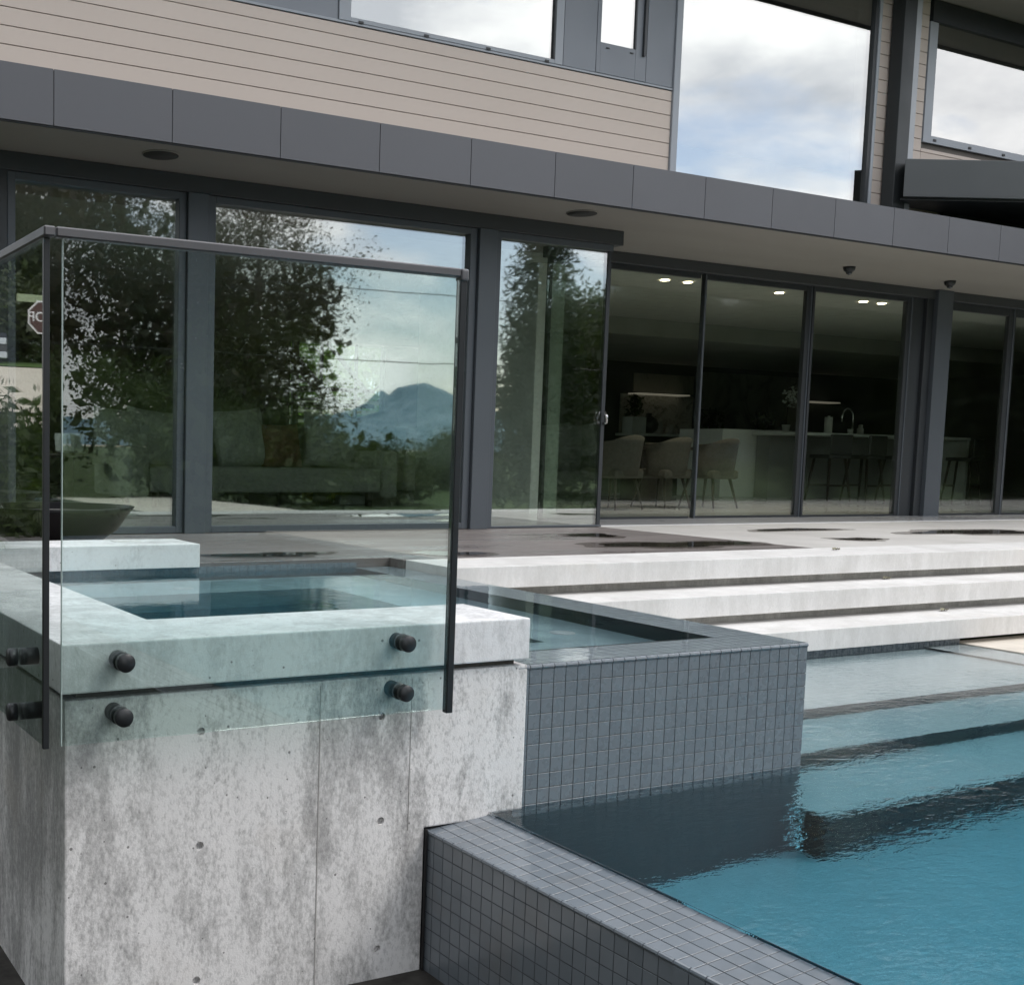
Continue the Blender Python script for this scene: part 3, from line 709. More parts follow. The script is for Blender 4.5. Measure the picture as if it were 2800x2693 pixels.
# left grey band: panels, window, tilt window
band = box('panel_backing', 1.2, XB0, YU+.03, YU+.25, SILL, 6.4, M['siding_back'], house)
box('sill_strip', 1.2, XB0-.003, YU-.008, YU+.028, SILL, SILL+.018, M['sillframe'], house, bevel=.002)
def pxx(x, y): return PY(x, y, YU).x
xa = pxx(930, 30); xg0 = pxx(958, 49); xg1 = pxx(1515, 163); xf1 = pxx(1536, 180)
xp1 = pxx(1628, 190); xp2 = pxx(1764, 220); xe = XB0-.006
gz = PY(1240, 107, YU).z                    # glass bottom
box('wall_panel', 1.2, xa-.02, YU, YU+.028, SILL+.020, 6.38, M['panel'], band)
win = thing_part('upper_window', house)
boxes('frame', [(xa-.012, xg0, YU-.012, YU+.028, SILL+.020, 6.38), (xg1, xf1, YU-.012, YU+.028, SILL+.020, 6.38), (xg0, xg1, YU-.010, YU+.027, SILL+.020, gz)], M['sillframe'], win, bevel=.002)
box('pane', xg0-.004, xg1+.004, YU+.010, YU+.022, gz-.004, 6.38, M['upglass'], win)
box('gasket', xg1-.012, xg1+.001, YU-.013, YU+.005, gz, 6.38, M['frame_dark'], win)
for x in (987, 1166, 1335, 1495):
    q = PY(x, {987: 63, 1166: 99.5, 1335: 134.5, 1495: 168}[x], YU-.01); box('drain_cap', q.x-.022, q.x+.022, YU-.017, YU-.0105, q.z-.010, q.z+.010, M['slot'], win, bevel=.002)
box('wall_panel', xf1+.012, xp1-.004, YU-.002, YU+.026, SILL+.024, 6.38, M['panel'], band)
tw = thing_part('tilt_window', house)
tx0, tx1 = pxx(1645, 60), pxx(1740, 90); tz = PY(1690, 126, YU).z
bz = SILL+.024
boxes('sash', [(xp1+.002, tx0, YU-.004, YU+.026, bz, 6.38), (tx1, xp2-.002, YU-.004, YU+.026, bz, 6.38), (tx0, tx1, YU-.003, YU+.025, bz, tz)], M['panel'], tw, bevel=.002)
box('pane', tx0-.004, tx1+.004, YU+.008, YU+.02, tz-.004, 6.38, M['upglass'], tw)
box('gasket', tx1-.010, tx1+.003, YU-.006, YU+.004, tz, 6.38, M['frame_dark'], tw)
q = PY(1758, 150, YU); box('hinge_stile', q.x-.014, q.x+.010, YU-.03, YU-.0045, q.z-.02, 6.38, M['frame_dark'], tw)
for x, y in ((1661, 133), (1726, 147)):
    q = PY(x, y, YU); box('drain_cap', q.x-.018, q.x+.018, YU-.009, YU-.0045, q.z-.005, q.z+.005, M['slot'], tw)
box('wall_panel', xp2+.004, xe, YU-.002, YU+.026, SILL+.024, 6.38, M['panel'], band)
box('corner_trim', XB0, XB1-.002, YU-.02, YU+.06, FAS_T-.1, 6.39, M['sillframe'], house, bevel=.002)
big = thing_part('large_window', house)
box('pane', XB1-.004, XW1+.004, YU+.006, YU+.026, FAS_T-.1, 6.39, M['upglass'], big)
boxes('frame', [(XW1-.01, XW1+.035, YU-.02, YU+.06, FAS_T-.1, 6.39)], M['frame_dark'], big)
box('frame_trim', XW1+.037, XW1+.078, YU-.03, YU+.06, FAS_T-.1, 6.39, M['sillframe'], big, bevel=.002)
# steel column in front of the siding
box('steel_column', XC0-.05, XC0+.13, YU-.16, YU-.02, FAS_T-.05, 6.35, M['col_dark'], house, bevel=.003)
box('column_face', XC0+.132, XC0+.215, YU-.155, YU-.02, FAS_T-.05, 6.25, M['col_light'], house, bevel=.003)
# right upper window
w2x, w2g = 11.56, 11.635
w2 = thing_part('upper_window', house)
zg = 3.34+H
boxes('frame', [(w2x-.05, w2g-.0, YU-.012, YU+.03, zg-.075, 6.12), (w2g, 20, YU-.011, YU+.029, zg-.075, zg)], M['sillframe'], w2, bevel=.002)
box('pane', w2g-.004, 20, YU+.008, YU+.022, zg-.004, 6.13, M['upglass'], w2)
for x, y in ((2555, 385), (2651, 406), (2743, 425)):
    q = PY(x, y, YU-.01); box('drain_cap', q.x-.024, q.x+.024, YU-.018, YU-.0125, q.z-.012, q.z+.012, M['slot'], w2, bevel=.002)
box('window_head', 11.53, 24, YU-.02, YU+.2, 6.125, 6.335, M['frame_dark'], house)
# upper eave
ZE = 4.674+H
box('eave_soffit', 1.0, 24, 7.48, 8.9, ZE+.012, ZE+.05, M['soffit'], house)
box('eave_fascia', .98, 24.02, 7.45, 7.479, ZE-.02, ZE+.34, M['fascia'], house)
box('upper_roof', 1.0, 24, 7.48, 20.6, ZE+.052, ZE+.36, M['fascia'], house)
# skewed side canopy
q0 = PY(2476, 434, 8.02); q1 = PY(2470, 538, 8.02)
dx, dy = .8945, -.447
can = thing_part('side_canopy', house)
Pp = [(q0.x, 8.02), (q0.x+5*dx, 8.02+5*dy), (q0.x+5*dx, YU-.03), (q0.x+.42, YU-.03)]
prism('canopy_fascia', Pp, 'z', q1.z, q0.z, M['canopy'], can, bevel=.006)
prism('canopy_soffit', [(a+.03 if i in (0, 3) else a, b+(.05 if i in (0, 1) else 0)) for i, (a, b) in enumerate(Pp)], 'z', q1.z-.02, q1.z-.001, M['frame_dark'], can)
s_ = q0.x+1.98*dx
box('canopy_joint', s_-.004, s_+.004, 8.02+1.98*dy-.003, 8.02+1.98*dy+.02, q1.z+.002, q0.z-.002, M['frame_dark'], can)
box('recess_wall', pxx(2566, 560), 24, YU-.06, YU-.022, FAS_T-.02, q1.z-.022, M['frame_dark'], house)  # dark panel standing in for shade on the siding below the canopy

# ---- interior shell
box('interior_floor', 1.8, 24, YL+.09, 20.0, .93, INT, M['int_floor'], house)
CE = 3.62
box('interior_ceiling', 1.8, 24, YL+.13, 20.0, CE, CE+.05, M['int_ceil'], house)
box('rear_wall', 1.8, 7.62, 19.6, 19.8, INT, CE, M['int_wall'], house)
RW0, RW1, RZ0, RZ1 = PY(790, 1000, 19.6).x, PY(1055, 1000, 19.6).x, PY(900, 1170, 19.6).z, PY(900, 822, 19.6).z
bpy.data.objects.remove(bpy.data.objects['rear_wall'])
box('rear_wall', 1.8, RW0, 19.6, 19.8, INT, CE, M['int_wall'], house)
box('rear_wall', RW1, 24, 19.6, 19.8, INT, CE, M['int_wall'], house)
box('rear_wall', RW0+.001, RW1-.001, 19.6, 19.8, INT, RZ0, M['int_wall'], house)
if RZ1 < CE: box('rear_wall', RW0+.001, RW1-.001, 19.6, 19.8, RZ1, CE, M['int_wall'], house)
rw = thing_part('rear_window', house)
m1 = PY(813, 1000, 19.6).x; m2 = PY(885, 1000, 19.6).x; m3 = PY(980, 1000, 19.6).x
boxes('frame', [(RW0, RW0+.05, 19.64, 19.72, RZ0, RZ1), (RW1-.05, RW1, 19.64, 19.72, RZ0, RZ1), (RW0+.05, RW1-.05, 19.64, 19.72, RZ0, RZ0+.06), (m1-.06, m1+.06, 19.645, 19.715, RZ0+.06, RZ1), (m2-.02, m2+.02, 19.645, 19.715, RZ0+.06, RZ1), (m3-.02, m3+.02, 19.645, 19.715, RZ0+.06, RZ1)], M['int_dark'], rw)
box('pane', RW0+.04, RW1-.04, 19.675, 19.685, RZ0+.05, RZ1, M['balglass'], rw)
# upper storey floor and back so the windows look into rooms
box('upper_floor', 1.8, 24, YU+.26, 20.0, FAS_T+.02, FAS_T+.10, M['int_wall'], house)
box('upper_rear_wall', 1.8, 24, 14.0, 14.2, FAS_T+.11, ZE+.05, M['int_white'], house)
# partition end seen through the corner window
pa = PY(1455, 1200, 10.0); pb = PY(1528, 1200, 10.0)
box('partition', pa.x, pb.x, 10.0, 12.2, INT, CE, M['foam'], house)
# kitchen rear cabinetry
YK = 17.2
box('cabinet_wall', PY(1640, 1200, YK).x, 24, YK+.02, YK+.5, INT, CE, M['int_dark'], house)
ka, kb = PY(1693, 1184, YK), PY(1890, 1184, YK)
kz1 = PY(1780, 1080, YK).z
box('stone_backsplash', ka.x, kb.x, YK-.005, YK+.018, ka.z, kz1, M['stone'], house)
ta, tb = PY(1925, 950, YK), PY(2185, 1180, YK)
box('stone_splash_panel', ta.x, tb.x, YK-.005, YK+.018, tb.z, 3.3, M['stone_dark'], house)
box('stone_splash_panel', ka.x+.3, kb.x, YK-.004, YK+.017, kz1+.05, 3.2, M['stone_dark'], house)
box('kitchen_counter', ka.x-.1, 24, YK-.5, YK-.006, ka.z-.05, ka.z, M['ceramic'], house)
box('base_cabinet', ka.x-.1, 24, YK-.46, YK-.007, INT, ka.z-.051, M['int_dark'], house)
la, lb_ = PY(1747, 1075, YK-.3), PY(1887, 1082, YK-.3)
box('shelf_light', la.x, lb_.x, YK-.30, YK-.02, la.z-.012, la.z+.012, M['led'], house)
la, lb_ = PY(2218, 1098, YK-.3), PY(2298, 1103, YK-.3)
box('shelf_light', la.x, lb_.x, YK-.30, YK-.02, la.z-.012, la.z+.012, M['led'], house)
for x, y in ((1818, 766), (1881, 772), (2131, 801), (2361, 825), (2411, 830)):
    q = PZ(x, y, CE-.003)
    ld = bpy.data.lights.new('downlight_beam', 'SPOT'); ld.energy = 22; ld.spot_size = RAD(110); ld.spot_blend = .8; ld.shadow_soft_size = .05; ld.color = (1, .86, .68)
    lo_ = bpy.data.objects.new('downlight_beam', ld); COL.objects.link(lo_); lo_.location = (q.x, q.y, CE-.03); world_parent(lo_, house)
    d = lathe('downlight', [(.05, -.006), (.05, .002)], (q.x, q.y, CE-.004), M['lamp'], house, 20)
bulk = PZ(1700, 780, CE)
box('ceiling_bulkhead', 9.2, 24, 13.2, 17.0, 3.38, CE-.002, M['int_wall'], house)

# ================================================================== INTERIOR THINGS
def cushion(name, c, sx, sy, sz, mat, parent, rx=0, rz=0, ry=0):
    bm = bmesh.new(); bmesh.ops.create_cube(bm, size=1)
    bmesh.ops.subdivide_edges(bm, edges=list(bm.edges), cuts=5, use_grid_fill=True)
    for v in bm.verts:
        x, y, z = v.co*2
        puff = (1-x**4*.55)*(1-z**4*.55)
        pin = 1-.10*(1-abs(x)**3)*0
        v.co = Vector((x*.5*(1-.07*(1-z*z)), y*.5*max(puff, .12), z*.5*(1-.07*(1-x*x))))
    Mx = Matrix.Translation(c) @ Matrix.Rotation(rz, 4, 'Z') @ Matrix.Rotation(rx, 4, 'X') @ Matrix.Rotation(ry, 4, 'Y') @ Matrix.Diagonal((sx, sy, sz, 1))
    bmesh.ops.transform(bm, matrix=Mx, verts=bm.verts)
    return obj(name, bm_done(bm, name), mat, parent, smooth=True)
# sofa by the left glazing
ys = 12.2
a, b = PY(330, 1230, ys), PY(935, 1230, ys)
e = thing('sofa', 'long grey green linen sofa with loose cushions behind the left glazing', 'sofa', ((a.x+b.x)/2, ys, INT))
box('seat', a.x, b.x, ys-.9, ys, INT+.16, INT+.42, M['sofa'], e, bevel=.04, seg=3)
box('backrest', a.x, b.x, ys+.002, ys+.25, INT+.12, INT+.80, M['sofa'], e, bevel=.06, seg=3)
box('armrest', a.x-.22, a.x-.002, ys-.9, ys+.25, INT+.10, INT+.62, M['sofa'], e, bevel=.05, seg=3)
box('armrest', b.x+.002, b.x+.22, ys-.9, ys+.25, INT+.10, INT+.62, M['sofa'], e, bevel=.05, seg=3)
for x in (a.x+.1, b.x-.1):
    for y in (ys-.8, ys+.1): box('leg', x-.03, x+.03, y-.03, y+.03, INT+.002, INT+.16, M['wood_dark'], e)
for i, (xp, yp, w, m, lb) in enumerate(((335, 1195, .62, 'cushion', 'plump grey cushion leaning at the left end of the sofa'), (425, 1190, .62, 'cushion', 'square grey cushion beside the left end of the sofa'), (660, 1215, .66, 'cushion', 'large grey cushion in the middle of the sofa'), (770, 1160, .50, 'rust', 'rust brown cushion between the grey ones on the sofa'), (905, 1205, .64, 'cushion', 'grey cushion at the right end of the sofa'))):
    q = PY(xp, yp, ys-.2)
    c_ = cushion('sofa_cushion', (q.x, ys-.16, INT+.42+w*.46), w, .2, w, M[m], None, RAD(-14), RAD(random.uniform(-8, 8)), RAD(random.uniform(-7, 7)))
    tag(c_, lb, 'cushion', 'cushions on the sofa')
# pale armchair with a pillow further right
ya = 15.6; a, b = PY(900, 1300, ya), PY(1140, 1300, ya)
e = thing('armchair', 'pale boxy armchair near the right end of the living room', 'armchair', ((a.x+b.x)/2, ya, INT))
box('seat', a.x+.25, b.x-.26, ya-.05, ya+.8, INT+.14, INT+.5, M['sofa'], e, bevel=.04, seg=3)
box('armrest', b.x-.258, b.x, ya-.1, ya+.9, INT+.01, INT+1.0, M['int_white'], e, bevel=.05, seg=3)
box('armrest', a.x, a.x+.248, ya-.1, ya+.9, INT+.01, INT+.75, M['sofa'], e, bevel=.05, seg=3)
box('backrest', a.x+.25, b.x-.26, ya+.802, ya+.98, INT+.12, INT+.95, M['sofa'], e, bevel=.04, seg=3)
q = PY(1050, 1205, ya); c_ = cushion('wing_cushion', (q.x, ya+.35, INT+.95), 1.0, .26, .5, M['cushion'], None, RAD(-10), 0, RAD(-14)); tag(c_, 'pale grey cushion with upswept corner on the armchair', 'cushion')
# side table and lamp
yt = 12.0; q = PY(190, 1300, yt)
e = thing('side_table', 'dark round side table under the white lamp', 'table', (q.x, yt, INT))
lathe('table_top', [(.28, .50), (.28, .54)], (q.x, yt, INT), M['wood_dark'], e)
lathe('pedestal', [(.22, .002), (.20, .03), (.05, .06), (.05, .499)], (q.x, yt, INT), M['wood_dark'], e)
zb = PY(190, 1240, yt).z; zt = PY(190, 1185, yt).z
e = thing('table_lamp', 'white pleated lamp on the dark side table', 'lamp', (q.x, yt, INT+.541))
lathe('lamp_base', [(.09, 0), (.09, .02), (.03, .05), (.03, zb-INT-.541)], (q.x, yt, INT+.541), M['glazed_dark'], e)
bm = bmesh.new(); n = 48; rg = []
for z, r_ in ((zb, .10), (zb+.03, .135), (zt-.02, .145), (zt, .14)):
    rg.append([bm.verts.new((q.x+(r_+.008*(k % 4 < 2))*math.cos(2*math.pi*k/n), yt+(r_+.008*(k % 4 < 2))*math.sin(2*math.pi*k/n), z)) for k in range(n)])
for A, B in zip(rg, rg[1:]):
    for k in range(n): bm.faces.new((A[k], A[(k+1) % n], B[(k+1) % n], B[k]))
bm.faces.new(rg[-1]); bm.faces.new(rg[0][::-1])
obj('lamp_shade', bm_done(bm, 's'), M['shade'], e)
# plastic wrapped bundle
q = PZ(535, 1372, INT); bm = bmesh.new(); bmesh.ops.create_icosphere(bm, subdivisions=4, radius=1)
from mathutils import noise as mnoise
for v in bm.verts:
    p = v.co.copy(); s_ = 1+.22*mnoise.noise(p*2.3)+.10*mnoise.noise(p*6)
    v.co = Vector((q.x+p.x*.33*s_, q.y+p.y*.3*s_, INT+max(.004, .22+p.z*.30*s_)))
tag(obj('wrapped_bundle', bm_done(bm, 'wrapped_bundle'), M['plastic']), 'crumpled white plastic wrapped bundle on the floor by the mullion', 'bundle')
# ladder lying on the floor
A, B = PZ(632, 1352, INT), PZ(880, 1376, INT)
d = (B-A); d.z = 0; L = d.length; u = d.normalized(); vv = Vector((-u.y, u.x, 0))
e = thing('ladder', 'aluminium ladder lying flat on the floor with yellow feet', 'ladder', A)
for s_ in (-.2, .2):
    p0 = A+vv*s_; p1 = B+vv*s_; bm = bmesh.new(); addtube(bm, [(p0.x, p0.y, INT+.10), (p1.x, p1.y, INT+.10)], .035, 6); obj('rail', bm_done(bm, 'rail'), M['alum'], e)
    lathe('foot', [(.05, .03), (.065, .05), (.065, .15), (.05, .17)], (p1.x, p1.y, INT), M['yellow'], e, 14)
for k in range(14):
    p0 = A+u*(L*(k+.5)/14); bm = bmesh.new(); addtube(bm, [p0+vv*-.2+Vector((0, 0, .10)), p0+vv*.2+Vector((0, 0, .10))], .02, 8); obj('rung', bm_done(bm, 'rung'), M['alum'], e)
A, B = PZ(922, 1380, INT), PZ(1026, 1383, INT)
tag(box('foam_plank', A.x, B.x, A.y-.06, A.y+.06, INT+.004, INT+.11, M['foam'], bevel=.012, seg=2), 'white foam plank lying on the floor beside the ladder', 'plank')
# staircase in front of the rear window
yst = 18.6
e = thing('staircase', 'dark staircase with sloping stringers in front of the rear window', 'staircase', (PY(900, 1250, yst).x, yst, INT))
for (x0, y0, x1, y1, w) in ((786, 960, 960, 1165, .13), (915, 905, 1040, 1065, .05)):
    a, b = PY(x0, y0, yst), PY(x1, y1, yst)
    prism('stringer', [(a.x, a.z-w), (b.x, b.z-w), (b.x, b.z+w), (a.x, a.z+w)], 'y', yst-.03 if w > .1 else yst+.5, yst+.03 if w > .1 else yst+.56, M['int_dark'], e)
a, b = PY(786, 1090, yst), PY(1040, 1093, yst)
for k, yp in enumerate((1062, 1105, 1142)):
    z0 = PY(900, yp, yst).z; box('landing_rail', a.x, b.x, yst+.2, yst+.26, z0-.04, z0+.03, M['int_dark'], e)
a, b = PY(1000, 1060, yst), PY(1000, 1160, yst)
for k in range(9):
    f_ = k/8; p0 = PY(786, 960, yst)*(1-f_)+PY(960, 1165, yst)*f_
    box('stair_tread', p0.x-.16, p0.x+.16, yst+.04, yst+.9, p0.z-.02, p0.z+.02, M['int_dark'], e)
# dining chairs
def dining_chair(loc, rz, label):
    e = thing('dining_chair', label, 'chair', loc, rz, 'upholstered dining chairs')
    n = 18; bm = bmesh.new()                             # wrap-round tub back
    inn, out = [], []
    for j, z in enumerate((.40, .52, .66, .78, .86)):
        ri, ro = [], []
        for k in range(n+1):
            a = math.pi*(1.0+k/n); taper = .24+.055*(z-.40)/.46; low = 0 if j < 4 else .10*abs(math.cos(a))**2
            ri.append(bm.verts.new((taper*math.cos(a), taper*math.sin(a)*.95, z-low))); ro.append(bm.verts.new(((taper+.05)*math.cos(a), (taper+.05)*math.sin(a)*.95, z-low)))
        inn.append(ri); out.append(ro)
    for Rr in (inn, out):
        for A, B in zip(Rr, Rr[1:]):
            for k in range(n): bm.faces.new((A[k], A[k+1], B[k+1], B[k]))
    for k in range(n): bm.faces.new((inn[-1][k], inn[-1][k+1], out[-1][k+1], out[-1][k])); bm.faces.new((inn[0][k], inn[0][k+1], out[0][k+1], out[0][k]))
    for k in (0, n):
        for j in range(4): bm.faces.new((inn[j][k], out[j][k], out[j+1][k], inn[j+1][k]))
    obj('backrest', bm_done(bm, 'backrest'), M['chair'], e, True, True)
    box('seat', -.25, .25, -.25, .27, .36, .47, M['chair'], e, .04, True, None, 3)
    for sx in (-1, 1):
        for sy in (-1, 1):
            bm = bmesh.new(); addtube(bm, [(sx*.17, sy*.17, .37), (sx*.24, sy*.25, .002)], [.02, .011], 8); obj('leg', bm_done(bm, 'leg'), M['wood_dark'], e, True, True)
    return e
for (x, y, lb) in ((1805, 1388, 'khaki tub dining chair between the two others, fully in its pane'), (1935, 1388, 'khaki tub dining chair nearest the pale kitchen island'), (1672, 1392, 'khaki tub dining chair next to the glass corner, mostly hidden')):
    q = PZ(x, y, INT); dining_chair((q.x, q.y, INT+.001), RAD(8), lb)
e = thing('dining_table', 'dark dining table behind the khaki chairs', 'table', (PZ(1790, 1370, INT).x, 12.6, INT))
q = PZ(1790, 1370, INT)
box('table_top', q.x-1.1, q.x+1.0, 12.1, 13.1, INT+.72, INT+.76, M['wood_dark'], e, bevel=.005)
box('pedestal', q.x-.35, q.x+.25, 12.4, 12.8, INT+.002, INT+.719, M['wood_dark'], e, bevel=.01)
# kitchen island with bar counter
yi = 13.6
ia, ib = PY(1976, 1180, yi), PY(2188, 1180, yi)
e = thing('kitchen_island', 'large pale kitchen island with thin bar counter', 'kitchen island', (ia.x, yi, INT))
box('front_panel', ia.x, ib.x, yi, yi+.9, INT+.002, PY(2080, 1176, yi).z, M['int_white'], e, bevel=.004)
yb = 12.6; ca, cb = PY(2200, 1184, yb), PY(2655, 1200, yb)
zc = PY(2330, 1186, yb).z
box('bar_counter', ca.x, cb.x, yb, yb+1.0, zc-.045, zc, M['ceramic'], e, bevel=.003)
box('counter_leg', cb.x-.05, cb.x, yb+.02, yb+.98, INT+.002, zc-.046, M['ceramic'], e, bevel=.003)
box('counter_body', ca.x+.1, cb.x-.4, yb+.72, yb+.98, INT+.002, zc-.046, M['int_wall'], e)
def stool(x, label):
    e = thing('bar_stool', label, 'stool', (x, yb-.22, INT+.001), RAD(random.uniform(-14, 14)), 'bar stools at the island')
    box('seat', -.21, .21, -.20, .20, .64, .70, M['int_dark'], e, .02, True, None, 2)
    bm = bmesh.new(); addbox(bm, -.21, .21, -.23, -.19, .70, 1.0, .015); obj('backrest', bm_done(bm, 'b'), M['int_dark'], e, True)
    for sx in (-1, 1):
        for sy in (-1, 1):
            bm = bmesh.new(); addtube(bm, [(sx*.15, sy*.15, .645), (sx*.22, sy*.22, .002)], [.022, .015], 8); obj('leg', bm_done(bm, 'leg'), M['wood_dark'], e, True, True)
    for sy in (-1, 1): box('footrest', -.20, .20, sy*.20-.012, sy*.20+.012, .22, .25, M['wood_dark'], e, 0, True)
for xp, lb in ((2235, 'dark bar stool at the left end of the counter, beside the pale island'), (2330, 'dark bar stool second from the pale island'), (2425, 'dark bar stool just left of the wide column'), (2600, 'dark bar stool to the right of the wide column')):
    stool(PY(xp, 1250, yb).x, lb)
# things on the counter
def onc(x): return PY(x, 1180, yb+.4).x
zc2 = zc+.0005
x = onc(2264); tag(lathe('paper_towel_roll', [(.06, 0), (.06, .26), (.02, .262), (.02, .28)], (x, yb+.4, zc2), M['int_white'], None, 24), 'white paper towel roll standing on the bar counter', 'paper roll')
x = onc(2330)
e = thing('faucet', 'tall chrome arched kitchen faucet on the counter', 'faucet', (x, yb+.5, zc2))
pts = [(x+.13, yb+.5, zc2), (x+.13, yb+.5, zc2+.28)]+[(x+.13*math.cos(math.pi*k/10), yb+.5, zc2+.28+.13*math.sin(math.pi*k/10)) for k in range(1, 11)]+[(x-.13, yb+.5, zc2+.20)]
tube('spout', pts, .014, M['chrome'], e, 10)
lathe('base', [(.028, 0), (.028, .03)], (x+.13, yb+.5, zc2), M['chrome'], e, 16)
x = onc(2310); tag(lathe('cup', [(.035, 0), (.045, .08), (.04, .08), (.03, .01)], (x, yb+.3, zc2), M['ceramic'], None, 20), 'small white cup on the counter below the faucet', 'cup')
x = onc(2337); tag(lathe('jar', [(.05, 0), (.05, .09), (.03, .11), (.035, .15), (.01, .16)], (x, yb+.3, zc2), M['cushion'], None, 20), 'small glass jar with stopper on the counter below the faucet', 'jar')
# back counter: planter, vase, jars
zk = ka.z+.0005; yk = YK-.25
def onk(x): return PY(x, 1180, yk).x
def small_plant(name, c, r_, h, n, label, mat, pot=None):
    e = thing(name, label, 'plant', c)
    Vv, Ff = [], []
    for k in range(n):
        a = rng.uniform(0, 6.283); t_ = rng.uniform(.15, 1); p = np.array((c[0], c[1], c[2]))+np.array((math.cos(a)*r_*t_, math.sin(a)*r_*t_, h*rng.uniform(.1, 1)))
        d = rng.normal(size=3); d /= np.linalg.norm(d); w = np.cross(d, rng.normal(size=3)); w /= np.linalg.norm(w); s_ = r_*.35; b = len(Vv)
        Vv += [p-d*s_, p+w*s_*.4, p+d*s_, p-w*s_*.4]; Ff.append((b, b+1, b+2, b+3))
    npmesh('foliage', np.array(Vv), np.array(Ff), mat, e)
    tube('stem', [c, (c[0], c[1], c[2]+h*.7)], .012, M['bark'], e, 6)
    return e
x = onk(1733); tag(box('cube_planter', x-.17, x+.17, yk-.14, yk+.14, zk, zk+.30, M['ceramic'], bevel=.01), 'white cube planter on the back counter before the veined stone', 'planter')
small_plant('potted_plant', (x, yk, zk+.30), .18, .4, 120, 'dark leafy plant in the white cube planter', M['leaf_dark'])
x = onk(1772); tag(lathe('round_vase', [(.08, 0), (.17, .08), (.19, .17), (.15, .27), (.05, .33), (.06, .38)], (x, yk, zk), M['glazed_dark'], None, 24), 'round dark vase beside the cube planter', 'vase')
for xp, lb, h in ((1800, 'squat stone jar right of the round vase', .24), (1832, 'smaller stone jar at the right of the back counter', .18)):
    x = onk(xp); tag(lathe('storage_jar', [(.08, 0), (.09, .02), (.08, h*.8), (.05, h*.85), (.07, h)], (x, yk, zk), M['cushion'], None, 20), lb, 'jar', 'jars on the back counter')
small_plant('spiky_plant', (onk(1940), yk, zk), .25, .5, 90, 'dark spiky plant on the back counter behind the chairs', M['leaf_dark'])
zi = PY(2080, 1176, yi).z+.0005
small_plant('dark_plant', (PY(2085, 1150, yi+.5).x, yi+.5, zi), .18, .28, 80, 'low dark plant standing on the pale island', M['leaf_dark'])
x = PY(2150, 1150, yi+.5).x
e = thing('orchid', 'white orchid with tall stem on the pale island', 'plant', (x, yi+.5, zi))
lathe('pot', [(.05, 0), (.07, .12), (.06, .12), (.05, .02)], (x, yi+.5, zi), M['ceramic'], e, 16)
tube('stem', [(x, yi+.5, zi+.1), (x+.02, yi+.5, zi+.5), (x+.03, yi+.48, zi+.75), (x+.12, yi+.45, zi+.80)], .008, M['bark'], e, 6)
Vv, Ff = [], []
for k in range(70):
    p = np.array((x+.03+rng.normal()*.06, yi+.47+rng.normal()*.05, zi+.55+rng.uniform(-.14, .2))); d = rng.normal(size=3); d /= np.linalg.norm(d); w = np.cross(d, rng.normal(size=3)); w /= np.linalg.norm(w); b = len(Vv)
    Vv += [p-d*.03, p+w*.022, p+d*.03, p-w*.022]; Ff.append((b, b+1, b+2, b+3))
npmesh('blossom', np.array(Vv), np.array(Ff), M['ceramic'], e)
# white bars seen through the upper window, given an emissive material
for k, (x0, y0, x1, y1, lb) in enumerate(((1325, 36, 1385, 4, 'uppermost white rail behind the upper left window'), (1320, 80, 1425, 31, 'middle white rail behind the upper left window'), (1325, 118, 1405, 82, 'lowest white rail behind the upper left window'))):
    a = PY(x0, y0, 10.2); b = PY(x0, y0, 10.2)+Vector((.05, -1.3 if k == 1 else -1.0, 0))
    e = thing('linear_lamp', lb.replace('rail', 'linear lamp'), 'lamp', a, group='white linear lamps in the upper room')
    box('bar', a.x-.02, a.x+.03, b.y, a.y, a.z-.03, a.z+.03, M['tube_lamp'], e, bevel=.005)
    box('bracket', a.x+.032, a.x+.12, a.y-.12, a.y-.04, a.z-.06, a.z+.0, M['foam'], e)
    box('bracket', a.x+.032, a.x+.12, b.y+.04, b.y+.12, a.z-.06, a.z+.0, M['foam'], e)

# ================================================================== FIRE BOWL, FALLEN LEAVES
bc = PY(150, 1383, 7.1)
e = thing('fire_bowl', 'large glossy black bowl on the deck behind the far concrete slab', 'bowl', (bc.x, 7.1, DECK+.001))
lathe('bowl', [(.16, 0), (.26, .035), (.38, .12), (.46, .235), (.485, bc.z-DECK), (.45, bc.z-DECK), (.44, bc.z-DECK-.04)], (bc.x, 7.1, DECK+.001), simple('gloss_black', (.008, .008, .009), .28, .25), e, 64)
lathe('gravel_fill', [(.438, bc.z-DECK-.045), (.2, bc.z-DECK-.03)], (bc.x, 7.1, DECK+.001), M['gravel'], e, 48)
for i, (x, y, z, lb) in enumerate(((2286, 1505, DECK, 'curled dry leaf on the top step'), (2425, 1584, .84, 'curled dry leaf on the middle step'), (2582, 1671, .66, 'curled dry leaf on the lowest step'))):
    q = PZ(x, y, z); n = 6; vs, fs = [], []
    for j in range(n+1):
        w = .022*math.sin(math.pi*(j+.15)/(n+.3)); X = -.04+.08*j/n
        for s_ in (-1, 0, 1): vs.append((q.x+X, q.y+s_*w, z+.004+.014*abs(s_)*(w/.022)+.01*math.sin(3*X*40)**2*.5))
    for j in range(n):
        for s_ in range(2): fs.append((j*3+s_, j*3+s_+1, j*3+s_+4, j*3+s_+3))
    o = npmesh('fallen_leaf', np.array(vs), np.array(fs), M['fencewood']); tag(o, lb, 'leaf', 'leaves on the steps')

